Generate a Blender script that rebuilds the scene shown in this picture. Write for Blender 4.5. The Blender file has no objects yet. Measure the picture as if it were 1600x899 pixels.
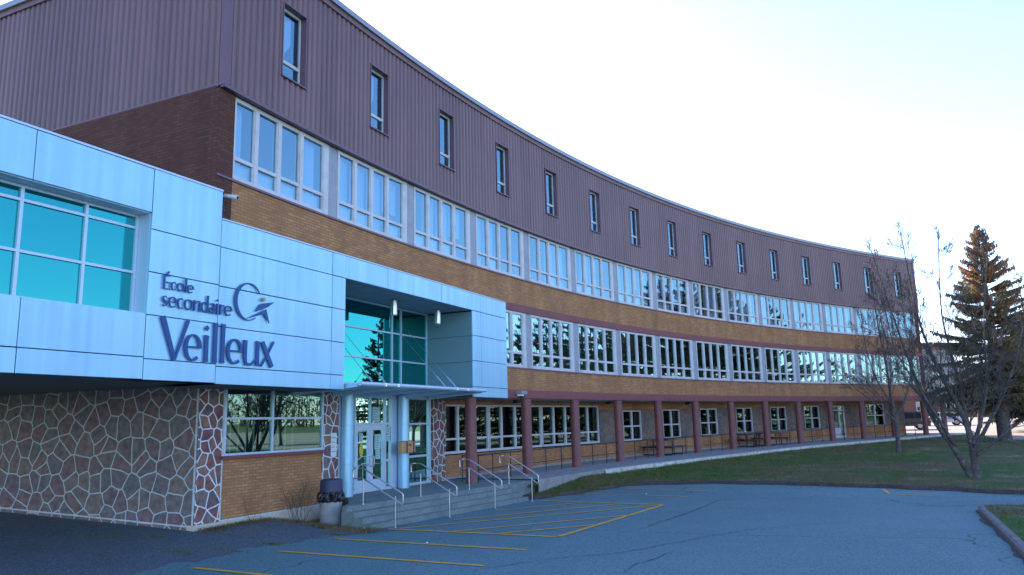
import bpy, bmesh, math, random
from mathutils import Vector, Matrix
S = bpy.context.scene
C = bpy.data.collections.new('scene'); S.collection.children.link(C)
R = math.radians
# ------------------------------------------------------------------ camera
EYE = 2.6
cam = bpy.data.cameras.new('camera'); camo = bpy.data.objects.new('camera', cam); C.objects.link(camo)
pit, rol = 0.174243, -0.0243693
fw = Vector((0, math.cos(pit), math.sin(pit))); rt = Vector((1, 0, 0)); up = rt.cross(fw)
r2 = rt*math.cos(rol)+up*math.sin(rol); u2 = -rt*math.sin(rol)+up*math.cos(rol)
camo.matrix_world = Matrix(((r2.x, u2.x, -fw.x, 0), (r2.y, u2.y, -fw.y, 0), (r2.z, u2.z, -fw.z, EYE), (0, 0, 0, 1)))
cam.sensor_width = 36; cam.lens = 1197.05/1600*36; cam.clip_end = 4000; cam.clip_start = 0.1
S.camera = camo
# ------------------------------------------------------------------ world and sun
SUN_EL, SUN_AZ = 28.0, -15.0        # azimuth east of +Y
w = bpy.data.worlds.new('World'); S.world = w; w.use_nodes = True
nt = w.node_tree; bg = nt.nodes['Background']
sky = nt.nodes.new('ShaderNodeTexSky'); sky.sky_type = 'NISHITA'; sky.sun_disc = False
sky.sun_elevation = R(SUN_EL); sky.sun_rotation = R(SUN_AZ)
sky.air_density = 1.0; sky.dust_density = 0.3; sky.ozone_density = 2.2; sky.altitude = 200
tint = nt.nodes.new('ShaderNodeMix'); tint.data_type = 'RGBA'; tint.blend_type = 'MULTIPLY'; tint.inputs[0].default_value = 1
tint.inputs[7].default_value = (1.0, .97, 1.16, 1)
nt.links.new(sky.outputs[0], tint.inputs[6]); nt.links.new(tint.outputs[2], bg.inputs[0])
bg.inputs[1].default_value = 0.15
sl = bpy.data.lights.new('sun', 'SUN'); sl.energy = 4.8; sl.angle = R(0.5); sl.color = (1, 0.93, 0.82)
so = bpy.data.objects.new('sun', sl); C.objects.link(so)
sd = Vector((math.sin(R(SUN_AZ))*math.cos(R(SUN_EL)), math.cos(R(SUN_AZ))*math.cos(R(SUN_EL)), math.sin(R(SUN_EL))))
so.rotation_euler = sd.to_track_quat('Z', 'Y').to_euler(); so.location = (0, 0, 60)
S.view_settings.view_transform = 'Standard'; S.view_settings.look = 'None'; S.view_settings.gamma = 1
S.view_settings.exposure = 1.53
S.render.engine = 'CYCLES'

# ------------------------------------------------------------------ frames: building arc and entrance block
KAP, KAP1, KAP2 = -0.010480554, -8.6945e-05, 1.3335e-06
X0, Y0, PH0, BAY = -6.462617, 17.043452, 1.1882884, 3.931878
_tab = []
def _mk():
    ds = 0.05; x, y, s = X0, Y0, 0.0
    ph = lambda s: PH0+KAP*s+KAP1*s*s+KAP2*s**3
    fwd = []
    while s < 72:
        fwd.append((s, x, y, ph(s))); m = ph(s+ds/2); x += math.cos(m)*ds; y += math.sin(m)*ds; s += ds
    x, y, s = X0, Y0, 0.0; bk = []
    while s > -6:
        m = ph(s-ds/2); x -= math.cos(m)*ds; y -= math.sin(m)*ds; s -= ds; bk.append((s, x, y, ph(s)))
    return bk[::-1]+fwd
_tab = _mk(); _s0 = _tab[0][0]
def arc(k, dr=0.0, z=0.0):
    """point on the curved facade: k in bays, dr metres in front of it"""
    t = (k*BAY-_s0)/0.05; i = max(0, min(len(_tab)-2, int(t))); f = t-i
    A, B = _tab[i], _tab[i+1]
    x = A[1]+(B[1]-A[1])*f; y = A[2]+(B[2]-A[2])*f; p = A[3]+(B[3]-A[3])*f
    return Vector((x+dr*math.sin(p), y-dr*math.cos(p), z))
def arcphi(k):
    t = (k*BAY-_s0)/0.05; i = max(0, min(len(_tab)-2, int(t))); return _tab[i][3]
AA = R(64.8); U = Vector((math.cos(AA), math.sin(AA), 0)); N = Vector((math.sin(AA), -math.cos(AA), 0)); O = Vector((X0, Y0, 0))
def loc(a, b, z=0.0): return O+U*a+N*b+Vector((0, 0, z))
def tolocal(x, y): d = Vector((x, y, 0))-O; return d.dot(U), d.dot(N)
def TK(k): return 0.563+0.0263*(k-2)         # height of the terrace along the building
def G(x, y):                                   # height of the ground
    a, b = tolocal(x, y); s = .5*x+.866*y-27
    g = .017*s if s > 0 else 0
    g = min(g, 2.2)
    if a < 4.5 and b < 1 and b > -30:
        t = min(1, max(0, (1-b)/2.6)); ww = min(1, max(0, (4.5-a)/1.5))
        g += ww*(.3*t*t*(3-2*t)+.055*max(0, -b-1.6))
    return g
# ------------------------------------------------------------------ helpers
class MB:
    def __init__(s): s.v = []; s.f = []; s.uv = []; s.mi = []; s.smooth = False; s.m = 0
    def quad(s, pts, uv=None):
        n = len(s.v); s.v += [tuple(p) for p in pts]; s.f.append(tuple(range(n, n+len(pts))))
        s.uv.append(uv if uv else [(0, 0)]*len(pts)); s.mi.append(s.m)
    def hexa(s, P, uvs=None):
        # P: 8 corners, bottom 4 then top 4
        n = len(s.v); s.v += [tuple(p) for p in P]
        F = ((0, 3, 2, 1), (4, 5, 6, 7), (0, 1, 5, 4), (1, 2, 6, 5), (2, 3, 7, 6), (3, 0, 4, 7))
        for f in F:
            s.f.append(tuple(n+i for i in f)); s.mi.append(s.m)
            q = [Vector(P[i]) for i in f]
            if abs((q[1]-q[0]).cross(q[3]-q[0]).normalized().z) > .9: s.uv.append([(p.x, p.y) for p in q])
            else:
                if uvs: s.uv.append([uvs[i] for i in f])
                else:
                    h = (q[1]-q[0]).length; s.uv.append([((p-q[0]).to_2d().length, p.z) for p in q])
    def lbox(s, a0, a1, b0, b1, z0, z1):        # box in the entrance block's frame
        P = [loc(a, b, z) for z in (z0, z1) for a, b in ((a0, b0), (a1, b0), (a1, b1), (a0, b1))]
        s.hexa(P, [(a+b, z) for z in (z0, z1) for a, b in ((a0, b0), (a1, b0), (a1, b1), (a0, b1))])
    def abox(s, k0, k1, d0, d1, z0, z1, step=.25):  # box following the arc
        n = max(1, int(math.ceil((k1-k0)/step-1e-6)))
        base = len(s.v)
        zz0 = z0 if callable(z0) else (lambda k: z0); zz1 = z1 if callable(z1) else (lambda k: z1)
        for i in range(n+1):
            k = k0+(k1-k0)*i/n
            for d, z in ((d0, zz0(k)), (d1, zz0(k)), (d1, zz1(k)), (d0, zz1(k))): s.v.append(tuple(arc(k, d, z)))
        for i in range(n):
            ka = (k0+(k1-k0)*i/n)*BAY; kb = (k0+(k1-k0)*(i+1)/n)*BAY; q = base+4*i; r = q+4
            za, zb = zz0(ka/BAY), zz0(kb/BAY); ya, yb = zz1(ka/BAY), zz1(kb/BAY)
            s.f += [(q, r, r+1, q+1), (q+1, r+1, r+2, q+2), (q+2, r+2, r+3, q+3), (q+3, r+3, r, q)]
            s.uv += [[(ka, d0), (kb, d0), (kb, d1), (ka, d1)], [(ka, za), (kb, zb), (kb, yb), (ka, ya)],
                     [(ka, d1), (kb, d1), (kb, d0), (ka, d0)], [(ka, ya), (kb, yb), (kb, zb), (ka, za)]]
            s.mi += [s.m]*4
        e = base+4*n
        s.f += [(base, base+1, base+2, base+3), (e+3, e+2, e+1, e)]
        s.uv += [[(d0, zz0(k0)), (d1, zz0(k0)), (d1, zz1(k0)), (d0, zz1(k0))]]*2; s.mi += [s.m]*2
    def box(s, c, sx, sy, sz, rz=0, M=None):     # world box, c = centre
        P = []
        for z in (-.5, .5):
            for x, y in ((-.5, -.5), (.5, -.5), (.5, .5), (-.5, .5)):
                p = Vector((x*sx, y*sy, z*sz))
                if M is not None: p = M @ p
                elif rz: p = Vector((p.x*math.cos(rz)-p.y*math.sin(rz), p.x*math.sin(rz)+p.y*math.cos(rz), p.z))
                P.append(Vector(c)+p)
        s.hexa(P)
    def tube(s, pts, rad, n=8, cap=True, closed=False):
        pts = [Vector(p) for p in pts]; rads = rad if isinstance(rad, (list, tuple)) else [rad]*len(pts)
        base = len(s.v); L = len(pts); prev = None; acc = 0
        for i, p in enumerate(pts):
            t = ((pts[(i+1) % L] if (i < L-1 or closed) else p)-(pts[i-1] if (i > 0 or closed) else p))
            if t.length < 1e-9: t = Vector((0, 0, 1))
            t.normalize()
            if prev is None:
                a = Vector((0, 0, 1)) if abs(t.z) < .9 else Vector((1, 0, 0)); x = t.cross(a).normalized()
            else:
                x = (prev-t*prev.dot(t))
                x = x.normalized() if x.length > 1e-6 else t.orthogonal().normalized()
            prev = x; y = t.cross(x)
            for j in range(n):
                an = 2*math.pi*j/n; s.v.append(tuple(p+(x*math.cos(an)+y*math.sin(an))*rads[i]))
        for i in range(L if closed else L-1):
            a = base+i*n; b = base+((i+1) % L)*n
            for j in range(n):
                j2 = (j+1) % n; s.f.append((a+j, a+j2, b+j2, b+j)); s.uv.append([(j/n, i), (j2/n, i), (j2/n, i+1), (j/n, i+1)]); s.mi.append(s.m)
        if cap and not closed:
            s.f.append(tuple(base+j for j in range(n))[::-1]); s.uv.append([(0, 0)]*n); s.mi.append(s.m)
            e = base+(L-1)*n; s.f.append(tuple(e+j for j in range(n))); s.uv.append([(0, 0)]*n); s.mi.append(s.m)
    def lathe(s, c, prof, n=24):               # prof: (radius, z) from bottom to top
        c = Vector(c); base = len(s.v)
        for r, z in prof:
            for j in range(n): an = 2*math.pi*j/n; s.v.append((c.x+r*math.cos(an), c.y+r*math.sin(an), c.z+z))
        for i in range(len(prof)-1):
            for j in range(n):
                j2 = (j+1) % n; a = base+i*n; b = a+n
                s.f.append((a+j, a+j2, b+j2, b+j)); s.mi.append(s.m)
                s.uv.append([(j/n*2, prof[i][1]), ((j+1)/n*2, prof[i][1]), ((j+1)/n*2, prof[i+1][1]), (j/n*2, prof[i+1][1])])
        s.f.append(tuple(base+j for j in range(n))[::-1]); s.uv.append([(0, 0)]*n); s.mi.append(s.m)
        e = base+(len(prof)-1)*n; s.f.append(tuple(e+j for j in range(n))); s.uv.append([(0, 0)]*n); s.mi.append(s.m)
    def build(s, name, mats, parent=None, smooth=False, bevel=0, recalc=False):
        me = bpy.data.meshes.new(name); me.from_pydata(s.v, [], s.f)
        if len(s.v) < 60000:
            uvl = me.uv_layers.new(name='UVMap'); flat = []
            for u in s.uv:
                for a in u: flat += [a[0], a[1]]
            uvl.data.foreach_set('uv', flat)
        if not isinstance(mats, (list, tuple)): mats = [mats]
        for m in mats: me.materials.append(m)
        if len(mats) > 1: me.polygons.foreach_set('material_index', s.mi)
        if smooth: me.polygons.foreach_set('use_smooth', [True]*len(me.polygons))
        me.update()
        if recalc:
            b = bmesh.new(); b.from_mesh(me); bmesh.ops.recalc_face_normals(b, faces=b.faces); b.to_mesh(me); b.free()
        o = bpy.data.objects.new(name, me); C.objects.link(o)
        if parent is not None:
            o.parent = parent
            if parent.type == 'EMPTY': o.matrix_parent_inverse = Matrix.Translation(-parent.location)
        if bevel:
            md = o.modifiers.new('bevel', 'BEVEL'); md.width = bevel; md.segments = 2; md.limit_method = 'ANGLE'
        if smooth and bevel == 0:
            try:
                me.shade_auto_smooth = True
            except Exception: pass
        return o
def smooth_by_angle(o, ang=40):
    me = o.data; b = bmesh.new(); b.from_mesh(me)
    for e in b.edges:
        if len(e.link_faces) == 2 and e.calc_face_angle(0) > R(ang): e.smooth = False
    b.to_mesh(me); b.free()
def thing(name, label, cat, group=None, at=(0, 0, 0)):
    o = bpy.data.objects.new(name, None); C.objects.link(o); o.location = at; o.empty_display_size = .3
    o['label'] = label; o['category'] = cat
    if group: o['group'] = group
    return o
def tag(o, label, cat, group=None, kind=None):
    o['label'] = label; o['category'] = cat
    if group: o['group'] = group
    if kind: o['kind'] = kind
    return o
def struct(o, kind='structure'): o['kind'] = kind; return o
def keep(o, root):                              # parent without moving (parts are built in world coordinates)
    o.parent = root; o.matrix_parent_inverse = Matrix.Translation(-root.location); return o
# ------------------------------------------------------------------ materials
def mat(name, col, rough=.6, metal=0, spec=.5, noise=None, bump=None, coat=0, uv=False):
    """noise=(scale, other colour, lo, hi) ; bump=(scale, strength, distance)"""
    m = bpy.data.materials.new(name); m.use_nodes = True; t = m.node_tree; b = t.nodes['Principled BSDF']
    b.inputs['Base Color'].default_value = (*col, 1); b.inputs['Roughness'].default_value = rough
    b.inputs['Metallic'].default_value = metal; b.inputs['Specular IOR Level'].default_value = spec
    b.inputs['Coat Weight'].default_value = coat
    tc = t.nodes.new('ShaderNodeTexCoord')
    if noise:
        col2 = (*col, 1)
        layers = noise if isinstance(noise, list) else [noise]
        prev = None
        for (sc, c2, lo, hi) in layers:
            n = t.nodes.new('ShaderNodeTexNoise'); n.inputs['Scale'].default_value = sc; n.inputs['Detail'].default_value = 5
            t.links.new(tc.outputs['Object'], n.inputs['Vector'])
            mr = t.nodes.new('ShaderNodeMapRange'); mr.inputs[1].default_value = lo; mr.inputs[2].default_value = hi
            t.links.new(n.outputs[0], mr.inputs[0])
            mx = t.nodes.new('ShaderNodeMix'); mx.data_type = 'RGBA'; t.links.new(mr.outputs[0], mx.inputs[0])
            if prev: t.links.new(prev, mx.inputs[6])
            else: mx.inputs[6].default_value = col2
            mx.inputs[7].default_value = (*c2, 1); prev = mx.outputs[2]
        t.links.new(prev, b.inputs['Base Color'])
    if bump:
        n = t.nodes.new('ShaderNodeTexNoise'); n.inputs['Scale'].default_value = bump[0]; n.inputs['Detail'].default_value = 4
        t.links.new(tc.outputs['Object'], n.inputs['Vector'])
        bp = t.nodes.new('ShaderNodeBump'); bp.inputs['Strength'].default_value = bump[1]; bp.inputs['Distance'].default_value = bump[2]
        t.links.new(n.outputs[0], bp.inputs['Height']); t.links.new(bp.outputs[0], b.inputs['Normal'])
    return m
def brick_mat(name, c1, c2, mortar, c3, w_=.24, h_=.078):
    m = mat(name, c1, .85, spec=.2); t = m.node_tree; b = t.nodes['Principled BSDF']
    uv = t.nodes.new('ShaderNodeUVMap')
    br = t.nodes.new('ShaderNodeTexBrick'); br.inputs['Scale'].default_value = 1
    br.inputs['Brick Width'].default_value = w_; br.inputs['Row Height'].default_value = h_; br.inputs['Mortar Size'].default_value = .011
    br.inputs['Color1'].default_value = (*c1, 1); br.inputs['Color2'].default_value = (*c2, 1); br.inputs['Mortar'].default_value = (*mortar, 1)
    br.inputs['Bias'].default_value = -.1
    t.links.new(uv.outputs[0], br.inputs['Vector'])
    n = t.nodes.new('ShaderNodeTexNoise'); n.inputs['Scale'].default_value = 1.1; n.inputs['Detail'].default_value = 8; n.inputs['Roughness'].default_value = .65
    t.links.new(uv.outputs[0], n.inputs['Vector'])
    mr = t.nodes.new('ShaderNodeMapRange'); mr.inputs[1].default_value = .42; mr.inputs[2].default_value = .68; mr.inputs[4].default_value = .75
    t.links.new(n.outputs[0], mr.inputs[0])
    mx = t.nodes.new('ShaderNodeMix'); mx.data_type = 'RGBA'; t.links.new(mr.outputs[0], mx.inputs[0])
    t.links.new(br.outputs[0], mx.inputs[6]); mx.inputs[7].default_value = (*c3, 1)
    # vertical run-off stains
    mp = t.nodes.new('ShaderNodeMapping'); mp.inputs['Scale'].default_value = (1.3, .25, 1); t.links.new(uv.outputs[0], mp.inputs[0])
    n2 = t.nodes.new('ShaderNodeTexNoise'); n2.inputs['Scale'].default_value = 1; n2.inputs['Detail'].default_value = 6; t.links.new(mp.outputs[0], n2.inputs['Vector'])
    mr2 = t.nodes.new('ShaderNodeMapRange'); mr2.inputs[1].default_value = .35; mr2.inputs[2].default_value = .7; mr2.inputs[3].default_value = 1.08; mr2.inputs[4].default_value = .80
    t.links.new(n2.outputs[0], mr2.inputs[0])
    hs = t.nodes.new('ShaderNodeHueSaturation'); t.links.new(mr2.outputs[0], hs.inputs['Value']); t.links.new(mx.outputs[2], hs.inputs['Color'])
    t.links.new(hs.outputs[0], b.inputs['Base Color'])
    bp = t.nodes.new('ShaderNodeBump'); bp.inputs['Strength'].default_value = .6; bp.inputs['Distance'].default_value = .006; bp.invert = True
    t.links.new(br.outputs['Fac'], bp.inputs['Height']); t.links.new(bp.outputs[0], b.inputs['Normal'])
    return m
def crazy_mat(name, scale, cols, mortar, mw, rnd=.9):
    m = mat(name, cols[0], .75, spec=.3); t = m.node_tree; b = t.nodes['Principled BSDF']
    uv = t.nodes.new('ShaderNodeUVMap')
    nz = t.nodes.new('ShaderNodeTexNoise'); nz.inputs['Scale'].default_value = 2.2; t.links.new(uv.outputs[0], nz.inputs['Vector'])
    ad = t.nodes.new('ShaderNodeVectorMath'); ad.operation = 'MULTIPLY_ADD'; ad.inputs[1].default_value = (.11, .11, 0); nz.inputs['Detail'].default_value = 3
    t.links.new(nz.outputs['Color'], ad.inputs[0]); t.links.new(uv.outputs[0], ad.inputs[2])
    v = t.nodes.new('ShaderNodeTexVoronoi'); v.voronoi_dimensions = '2D'; v.feature = 'F1'; v.inputs['Scale'].default_value = scale; v.inputs['Randomness'].default_value = rnd
    e = t.nodes.new('ShaderNodeTexVoronoi'); e.voronoi_dimensions = '2D'; e.feature = 'DISTANCE_TO_EDGE'; e.inputs['Scale'].default_value = scale; e.inputs['Randomness'].default_value = rnd
    t.links.new(ad.outputs[0], v.inputs['Vector']); t.links.new(ad.outputs[0], e.inputs['Vector'])
    cr = t.nodes.new('ShaderNodeValToRGB'); cr.color_ramp.interpolation = 'CONSTANT'
    el = cr.color_ramp.elements
    while len(el) < len(cols): el.new(.5)
    for i, c in enumerate(cols): el[i].position = i/len(cols); el[i].color = (*c, 1)
    sp = t.nodes.new('ShaderNodeSeparateColor'); t.links.new(v.outputs['Color'], sp.inputs[0]); t.links.new(sp.outputs[0], cr.inputs[0])
    n = t.nodes.new('ShaderNodeTexNoise'); n.inputs['Scale'].default_value = 6; n.inputs['Detail'].default_value = 8; t.links.new(uv.outputs[0], n.inputs['Vector'])
    mrn = t.nodes.new('ShaderNodeMapRange'); mrn.inputs[1].default_value = .3; mrn.inputs[2].default_value = .7; mrn.inputs[3].default_value = .7; mrn.inputs[4].default_value = 1.35
    t.links.new(n.outputs[0], mrn.inputs[0])
    hs = t.nodes.new('ShaderNodeHueSaturation'); t.links.new(mrn.outputs[0], hs.inputs['Value']); t.links.new(cr.outputs[0], hs.inputs['Color'])
    ed = t.nodes.new('ShaderNodeMapRange'); ed.inputs[1].default_value = mw*.8; ed.inputs[2].default_value = mw*1.15; t.links.new(e.outputs['Distance'], ed.inputs[0])
    mx = t.nodes.new('ShaderNodeMix'); mx.data_type = 'RGBA'; t.links.new(ed.outputs[0], mx.inputs[0]); mx.inputs[6].default_value = (*mortar, 1); t.links.new(hs.outputs[0], mx.inputs[7])
    t.links.new(mx.outputs[2], b.inputs['Base Color'])
    bp = t.nodes.new('ShaderNodeBump'); bp.inputs['Strength'].default_value = .45; bp.inputs['Distance'].default_value = .012; bp.invert = True
    t.links.new(ed.outputs[0], bp.inputs['Height']); t.links.new(bp.outputs[0], b.inputs['Normal'])
    return m
def glass_mat(name, tintc, refl, rtint=(1, 1, 1), rough=0.0, wav=0.0):
    m = bpy.data.materials.new(name); m.use_nodes = True; t = m.node_tree; t.nodes.clear()
    o = t.nodes.new('ShaderNodeOutputMaterial'); tr = t.nodes.new('ShaderNodeBsdfTransparent'); tr.inputs[0].default_value = (*tintc, 1)
    gl = t.nodes.new('ShaderNodeBsdfGlossy'); gl.inputs[0].default_value = (*rtint, 1); gl.inputs['Roughness'].default_value = rough
    fr = t.nodes.new('ShaderNodeFresnel'); fr.inputs[0].default_value = 1.5
    mr = t.nodes.new('ShaderNodeMapRange'); mr.inputs[3].default_value = refl; mr.inputs[4].default_value = 1; t.links.new(fr.outputs[0], mr.inputs[0])
    mx = t.nodes.new('ShaderNodeMixShader'); t.links.new(mr.outputs[0], mx.inputs[0]); t.links.new(tr.outputs[0], mx.inputs[1]); t.links.new(gl.outputs[0], mx.inputs[2])
    if wav:
        tc = t.nodes.new('ShaderNodeTexCoord'); n = t.nodes.new('ShaderNodeTexNoise'); n.inputs['Scale'].default_value = .9; n.inputs['Detail'].default_value = 1
        t.links.new(tc.outputs['Object'], n.inputs['Vector']); bp = t.nodes.new('ShaderNodeBump'); bp.inputs['Strength'].default_value = wav; bp.inputs['Distance'].default_value = .02
        t.links.new(n.outputs[0], bp.inputs['Height']); t.links.new(bp.outputs[0], gl.inputs['Normal'])
    t.links.new(mx.outputs[0], o.inputs[0]); return m
M = {}
M['clad'] = mat('ribbed_brown_metal', (.175, .108, .108), .42, .2, noise=(.35, (.20, .118, .116), .35, .7))
M['clad_trim'] = mat('brown_flashing', (.17, .10, .125), .45, .3)
M['coping'] = mat('blue_grey_flashing', (.30, .31, .34), .35, .5)
M['brick'] = brick_mat('tan_brick', (.62, .295, .11), (.43, .195, .078), (.25, .185, .125), (.34, .16, .07))
M['brick_dark'] = brick_mat('dark_red_brick', (.16, .07, .045), (.10, .045, .035), (.07, .05, .045), (.11, .042, .032))
M['redpaint'] = mat('maroon_paint', (.25, .07, .07), .6, noise=(1.5, (.20, .06, .06), .4, .7))
M['redcol'] = mat('maroon_column_paint', (.20, .068, .058), .5, noise=(3, (.16, .058, .05), .4, .7), bump=(20, .1, .01))
M['white'] = mat('white_window_paint', (.62, .63, .63), .45, noise=(2.5, (.5, .5, .49), .45, .75))
M['pil'] = mat('grey_blue_panel', (.33, .37, .41), .5, noise=(2, (.27, .31, .35), .4, .7))
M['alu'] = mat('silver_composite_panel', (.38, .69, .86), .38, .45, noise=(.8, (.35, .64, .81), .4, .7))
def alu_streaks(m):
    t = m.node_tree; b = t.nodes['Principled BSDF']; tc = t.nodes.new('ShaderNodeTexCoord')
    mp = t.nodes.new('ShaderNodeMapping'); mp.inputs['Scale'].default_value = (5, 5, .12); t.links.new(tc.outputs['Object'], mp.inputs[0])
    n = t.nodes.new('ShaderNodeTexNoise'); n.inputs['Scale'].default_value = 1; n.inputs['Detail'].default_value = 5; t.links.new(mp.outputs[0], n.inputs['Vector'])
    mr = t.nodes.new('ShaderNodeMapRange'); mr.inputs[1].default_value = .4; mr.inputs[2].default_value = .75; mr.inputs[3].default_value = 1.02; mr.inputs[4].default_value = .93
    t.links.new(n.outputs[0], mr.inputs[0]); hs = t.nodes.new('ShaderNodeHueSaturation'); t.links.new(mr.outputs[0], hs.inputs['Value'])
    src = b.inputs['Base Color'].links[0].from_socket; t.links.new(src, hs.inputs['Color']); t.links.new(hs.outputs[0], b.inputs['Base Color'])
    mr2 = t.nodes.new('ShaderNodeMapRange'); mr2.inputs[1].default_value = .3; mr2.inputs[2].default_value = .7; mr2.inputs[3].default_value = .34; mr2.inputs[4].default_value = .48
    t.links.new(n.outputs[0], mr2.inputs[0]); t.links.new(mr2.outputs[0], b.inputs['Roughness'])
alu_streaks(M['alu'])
def clad_sheets(m):
    t = m.node_tree; b = t.nodes['Principled BSDF']; uv = t.nodes.new('ShaderNodeUVMap'); sp = t.nodes.new('ShaderNodeSeparateXYZ'); t.links.new(uv.outputs[0], sp.inputs[0])
    d = t.nodes.new('ShaderNodeMath'); d.operation = 'MULTIPLY'; d.inputs[1].default_value = 1/.864; t.links.new(sp.outputs[0], d.inputs[0])
    fl0 = t.nodes.new('ShaderNodeMath'); fl0.operation = 'FLOOR'; t.links.new(d.outputs[0], fl0.inputs[0])
    wn = t.nodes.new('ShaderNodeTexWhiteNoise'); wn.noise_dimensions = '1D'; t.links.new(fl0.outputs[0], wn.inputs['W'])
    mp = t.nodes.new('ShaderNodeMapping'); mp.inputs['Scale'].default_value = (3.5, .22, 1); t.links.new(uv.outputs[0], mp.inputs[0])
    n = t.nodes.new('ShaderNodeTexNoise'); n.inputs['Scale'].default_value = 1; n.inputs['Detail'].default_value = 7; n.inputs['Roughness'].default_value = .65; t.links.new(mp.outputs[0], n.inputs['Vector'])
    m1 = t.nodes.new('ShaderNodeMapRange'); m1.inputs[3].default_value = .90; m1.inputs[4].default_value = 1.08; t.links.new(wn.outputs[0], m1.inputs[0])
    m2 = t.nodes.new('ShaderNodeMapRange'); m2.inputs[1].default_value = .3; m2.inputs[2].default_value = .7; m2.inputs[3].default_value = 1.14; m2.inputs[4].default_value = .84; t.links.new(n.outputs[0], m2.inputs[0])
    mm = t.nodes.new('ShaderNodeMath'); mm.operation = 'MULTIPLY'; t.links.new(m1.outputs[0], mm.inputs[0]); t.links.new(m2.outputs[0], mm.inputs[1])
    hs = t.nodes.new('ShaderNodeHueSaturation'); t.links.new(mm.outputs[0], hs.inputs['Value']); src = b.inputs['Base Color'].links[0].from_socket
    t.links.new(src, hs.inputs['Color']); t.links.new(hs.outputs[0], b.inputs['Base Color'])
clad_sheets(M['clad'])
M['recess'] = mat('recess_shade_toned_panel', (.17, .30, .31), .5, .2)  # panel colour darkened so the sheltered recess's shade is painted in
M['joint'] = mat('dark_joint', (.03, .035, .045), .8)
M['alu_frame'] = mat('anodised_frame', (.54, .68, .78), .42, .3)
M['steel'] = mat('brushed_steel', (.60, .62, .64), .28, .9)
M['black_metal'] = mat('black_paint', (.02, .02, .022), .45)
M['concrete'] = mat('pale_concrete', (.30, .30, .29), .85, noise=[(3, (.21, .21, .20), .4, .7), (25, (.36, .35, .33), .5, .8)], bump=(30, .3, .01))
M['step_concrete'] = mat('step_concrete', (.19, .25, .245), .8, noise=[(2, (.14, .19, .185), .4, .65), (14, (.13, .17, .15), .52, .66), (30, (.28, .33, .32), .55, .75)], bump=(40, .3, .008))
M['found'] = mat('foundation_plaster', (.62, .57, .45), .85, noise=[(1.6, (.42, .36, .26), .48, .72), (12, (.50, .47, .40), .5, .8)], bump=(14, .4, .015))
M['stone_big'] = crazy_mat('crazy_stone_wall', 2.35, [(.21, .15, .145), (.18, .145, .15), (.215, .18, .16), (.185, .17, .165), (.205, .145, .15), (.165, .16, .165), (.20, .165, .155)], (.50, .60, .62), .036)
M['stone_small'] = crazy_mat('crazy_stone_pier', 3.3, [(.24, .12, .10), (.20, .16, .14), (.28, .17, .13), (.17, .12, .13), (.22, .10, .10)], (.76, .80, .80), .055)
M['stone_back'] = crazy_mat('crazy_stone_backwall', 3.0, [(.20, .15, .12), (.15, .125, .12), (.22, .155, .115), (.17, .12, .11)], (.21, .185, .16), .03)
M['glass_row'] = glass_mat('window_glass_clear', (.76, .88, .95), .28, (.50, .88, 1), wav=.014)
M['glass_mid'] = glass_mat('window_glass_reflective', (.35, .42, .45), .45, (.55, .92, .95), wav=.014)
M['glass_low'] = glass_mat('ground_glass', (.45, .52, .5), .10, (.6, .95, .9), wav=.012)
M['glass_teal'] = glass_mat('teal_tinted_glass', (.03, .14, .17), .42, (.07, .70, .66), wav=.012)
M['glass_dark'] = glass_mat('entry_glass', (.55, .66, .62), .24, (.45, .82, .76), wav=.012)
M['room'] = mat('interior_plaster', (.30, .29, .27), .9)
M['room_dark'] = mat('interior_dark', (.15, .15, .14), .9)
M['curtain'] = mat('curtain_cloth', (.60, .70, .84), .9, spec=.1)
M['board'] = mat('white_board', (.78, .80, .84), .7)
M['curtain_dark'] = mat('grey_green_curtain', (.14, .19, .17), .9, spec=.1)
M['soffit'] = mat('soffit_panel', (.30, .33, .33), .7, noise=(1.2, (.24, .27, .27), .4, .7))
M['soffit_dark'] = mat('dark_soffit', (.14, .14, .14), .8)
M['roof'] = mat('roof_membrane', (.12, .12, .12), .9)
M['cream'] = mat('cream_render', (.42, .42, .38), .85, noise=(1.3, (.34, .34, .31), .4, .7))
M['letter'] = mat('navy_letter', (.006, .075, .25), .45)
M['gold'] = mat('pale_gold', (.42, .36, .16), .4, .4)
# ================================================================== SCHOOL BUILDING
rnd = random.Random(7)
school = thing('school_building', 'long curved three storey brick school with brown ribbed metal top storey', 'building', at=arc(7.5, 0, .7))
K0, K1 = -0.12, 15.1
Z_ROOF, Z_CB, Z_S2, Z_T1, Z_S1, Z_B = 14.70, 10.44, 8.33, 6.95, 4.73, 3.53
# ribbed cladding of the top storey, with holes for the slot windows
slots = [(n-.616, n-.616+.232) for n in range(1, 16)]
ZS0, ZS1 = 11.53, 13.53
def ribs(L, pitch=.216):
    """profile stations (s, depth)"""
    out = []; n = int(round(L/pitch)); p = L/n
    for i in range(n):
        s = i*p; out += [(s, 0), (s+p*.42, 0), (s+p*.55, -.042), (s+p*.87, -.042)]
    out.append((L, 0)); return out
cl = MB(); s0 = K0*BAY
prof = ribs((K1-K0)*BAY)
for (sa, da), (sb, db) in zip(prof[:-1], prof[1:]):
    ka, kb = (s0+sa)/BAY, (s0+sb)/BAY; km = (ka+kb)/2
    hit = any(a-.004 < km < b+.004 for a, b in slots)
    for z0, z1 in (((Z_CB, ZS0), (ZS1, Z_ROOF-.12)) if hit else ((Z_CB, Z_ROOF-.12),)):
        cl.quad([arc(ka, .13+da, z0), arc(kb, .13+db, z0), arc(kb, .13+db, z1), arc(ka, .13+da, z1)], [(sa, z0), (sb, z0), (sb, z1), (sa, z1)])
cl.build('upper_cladding', M['clad'], school)
cl = MB(); prof = ribs(18.0)
GA = tolocal(*arc(K0, .13).to_2d())
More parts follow.
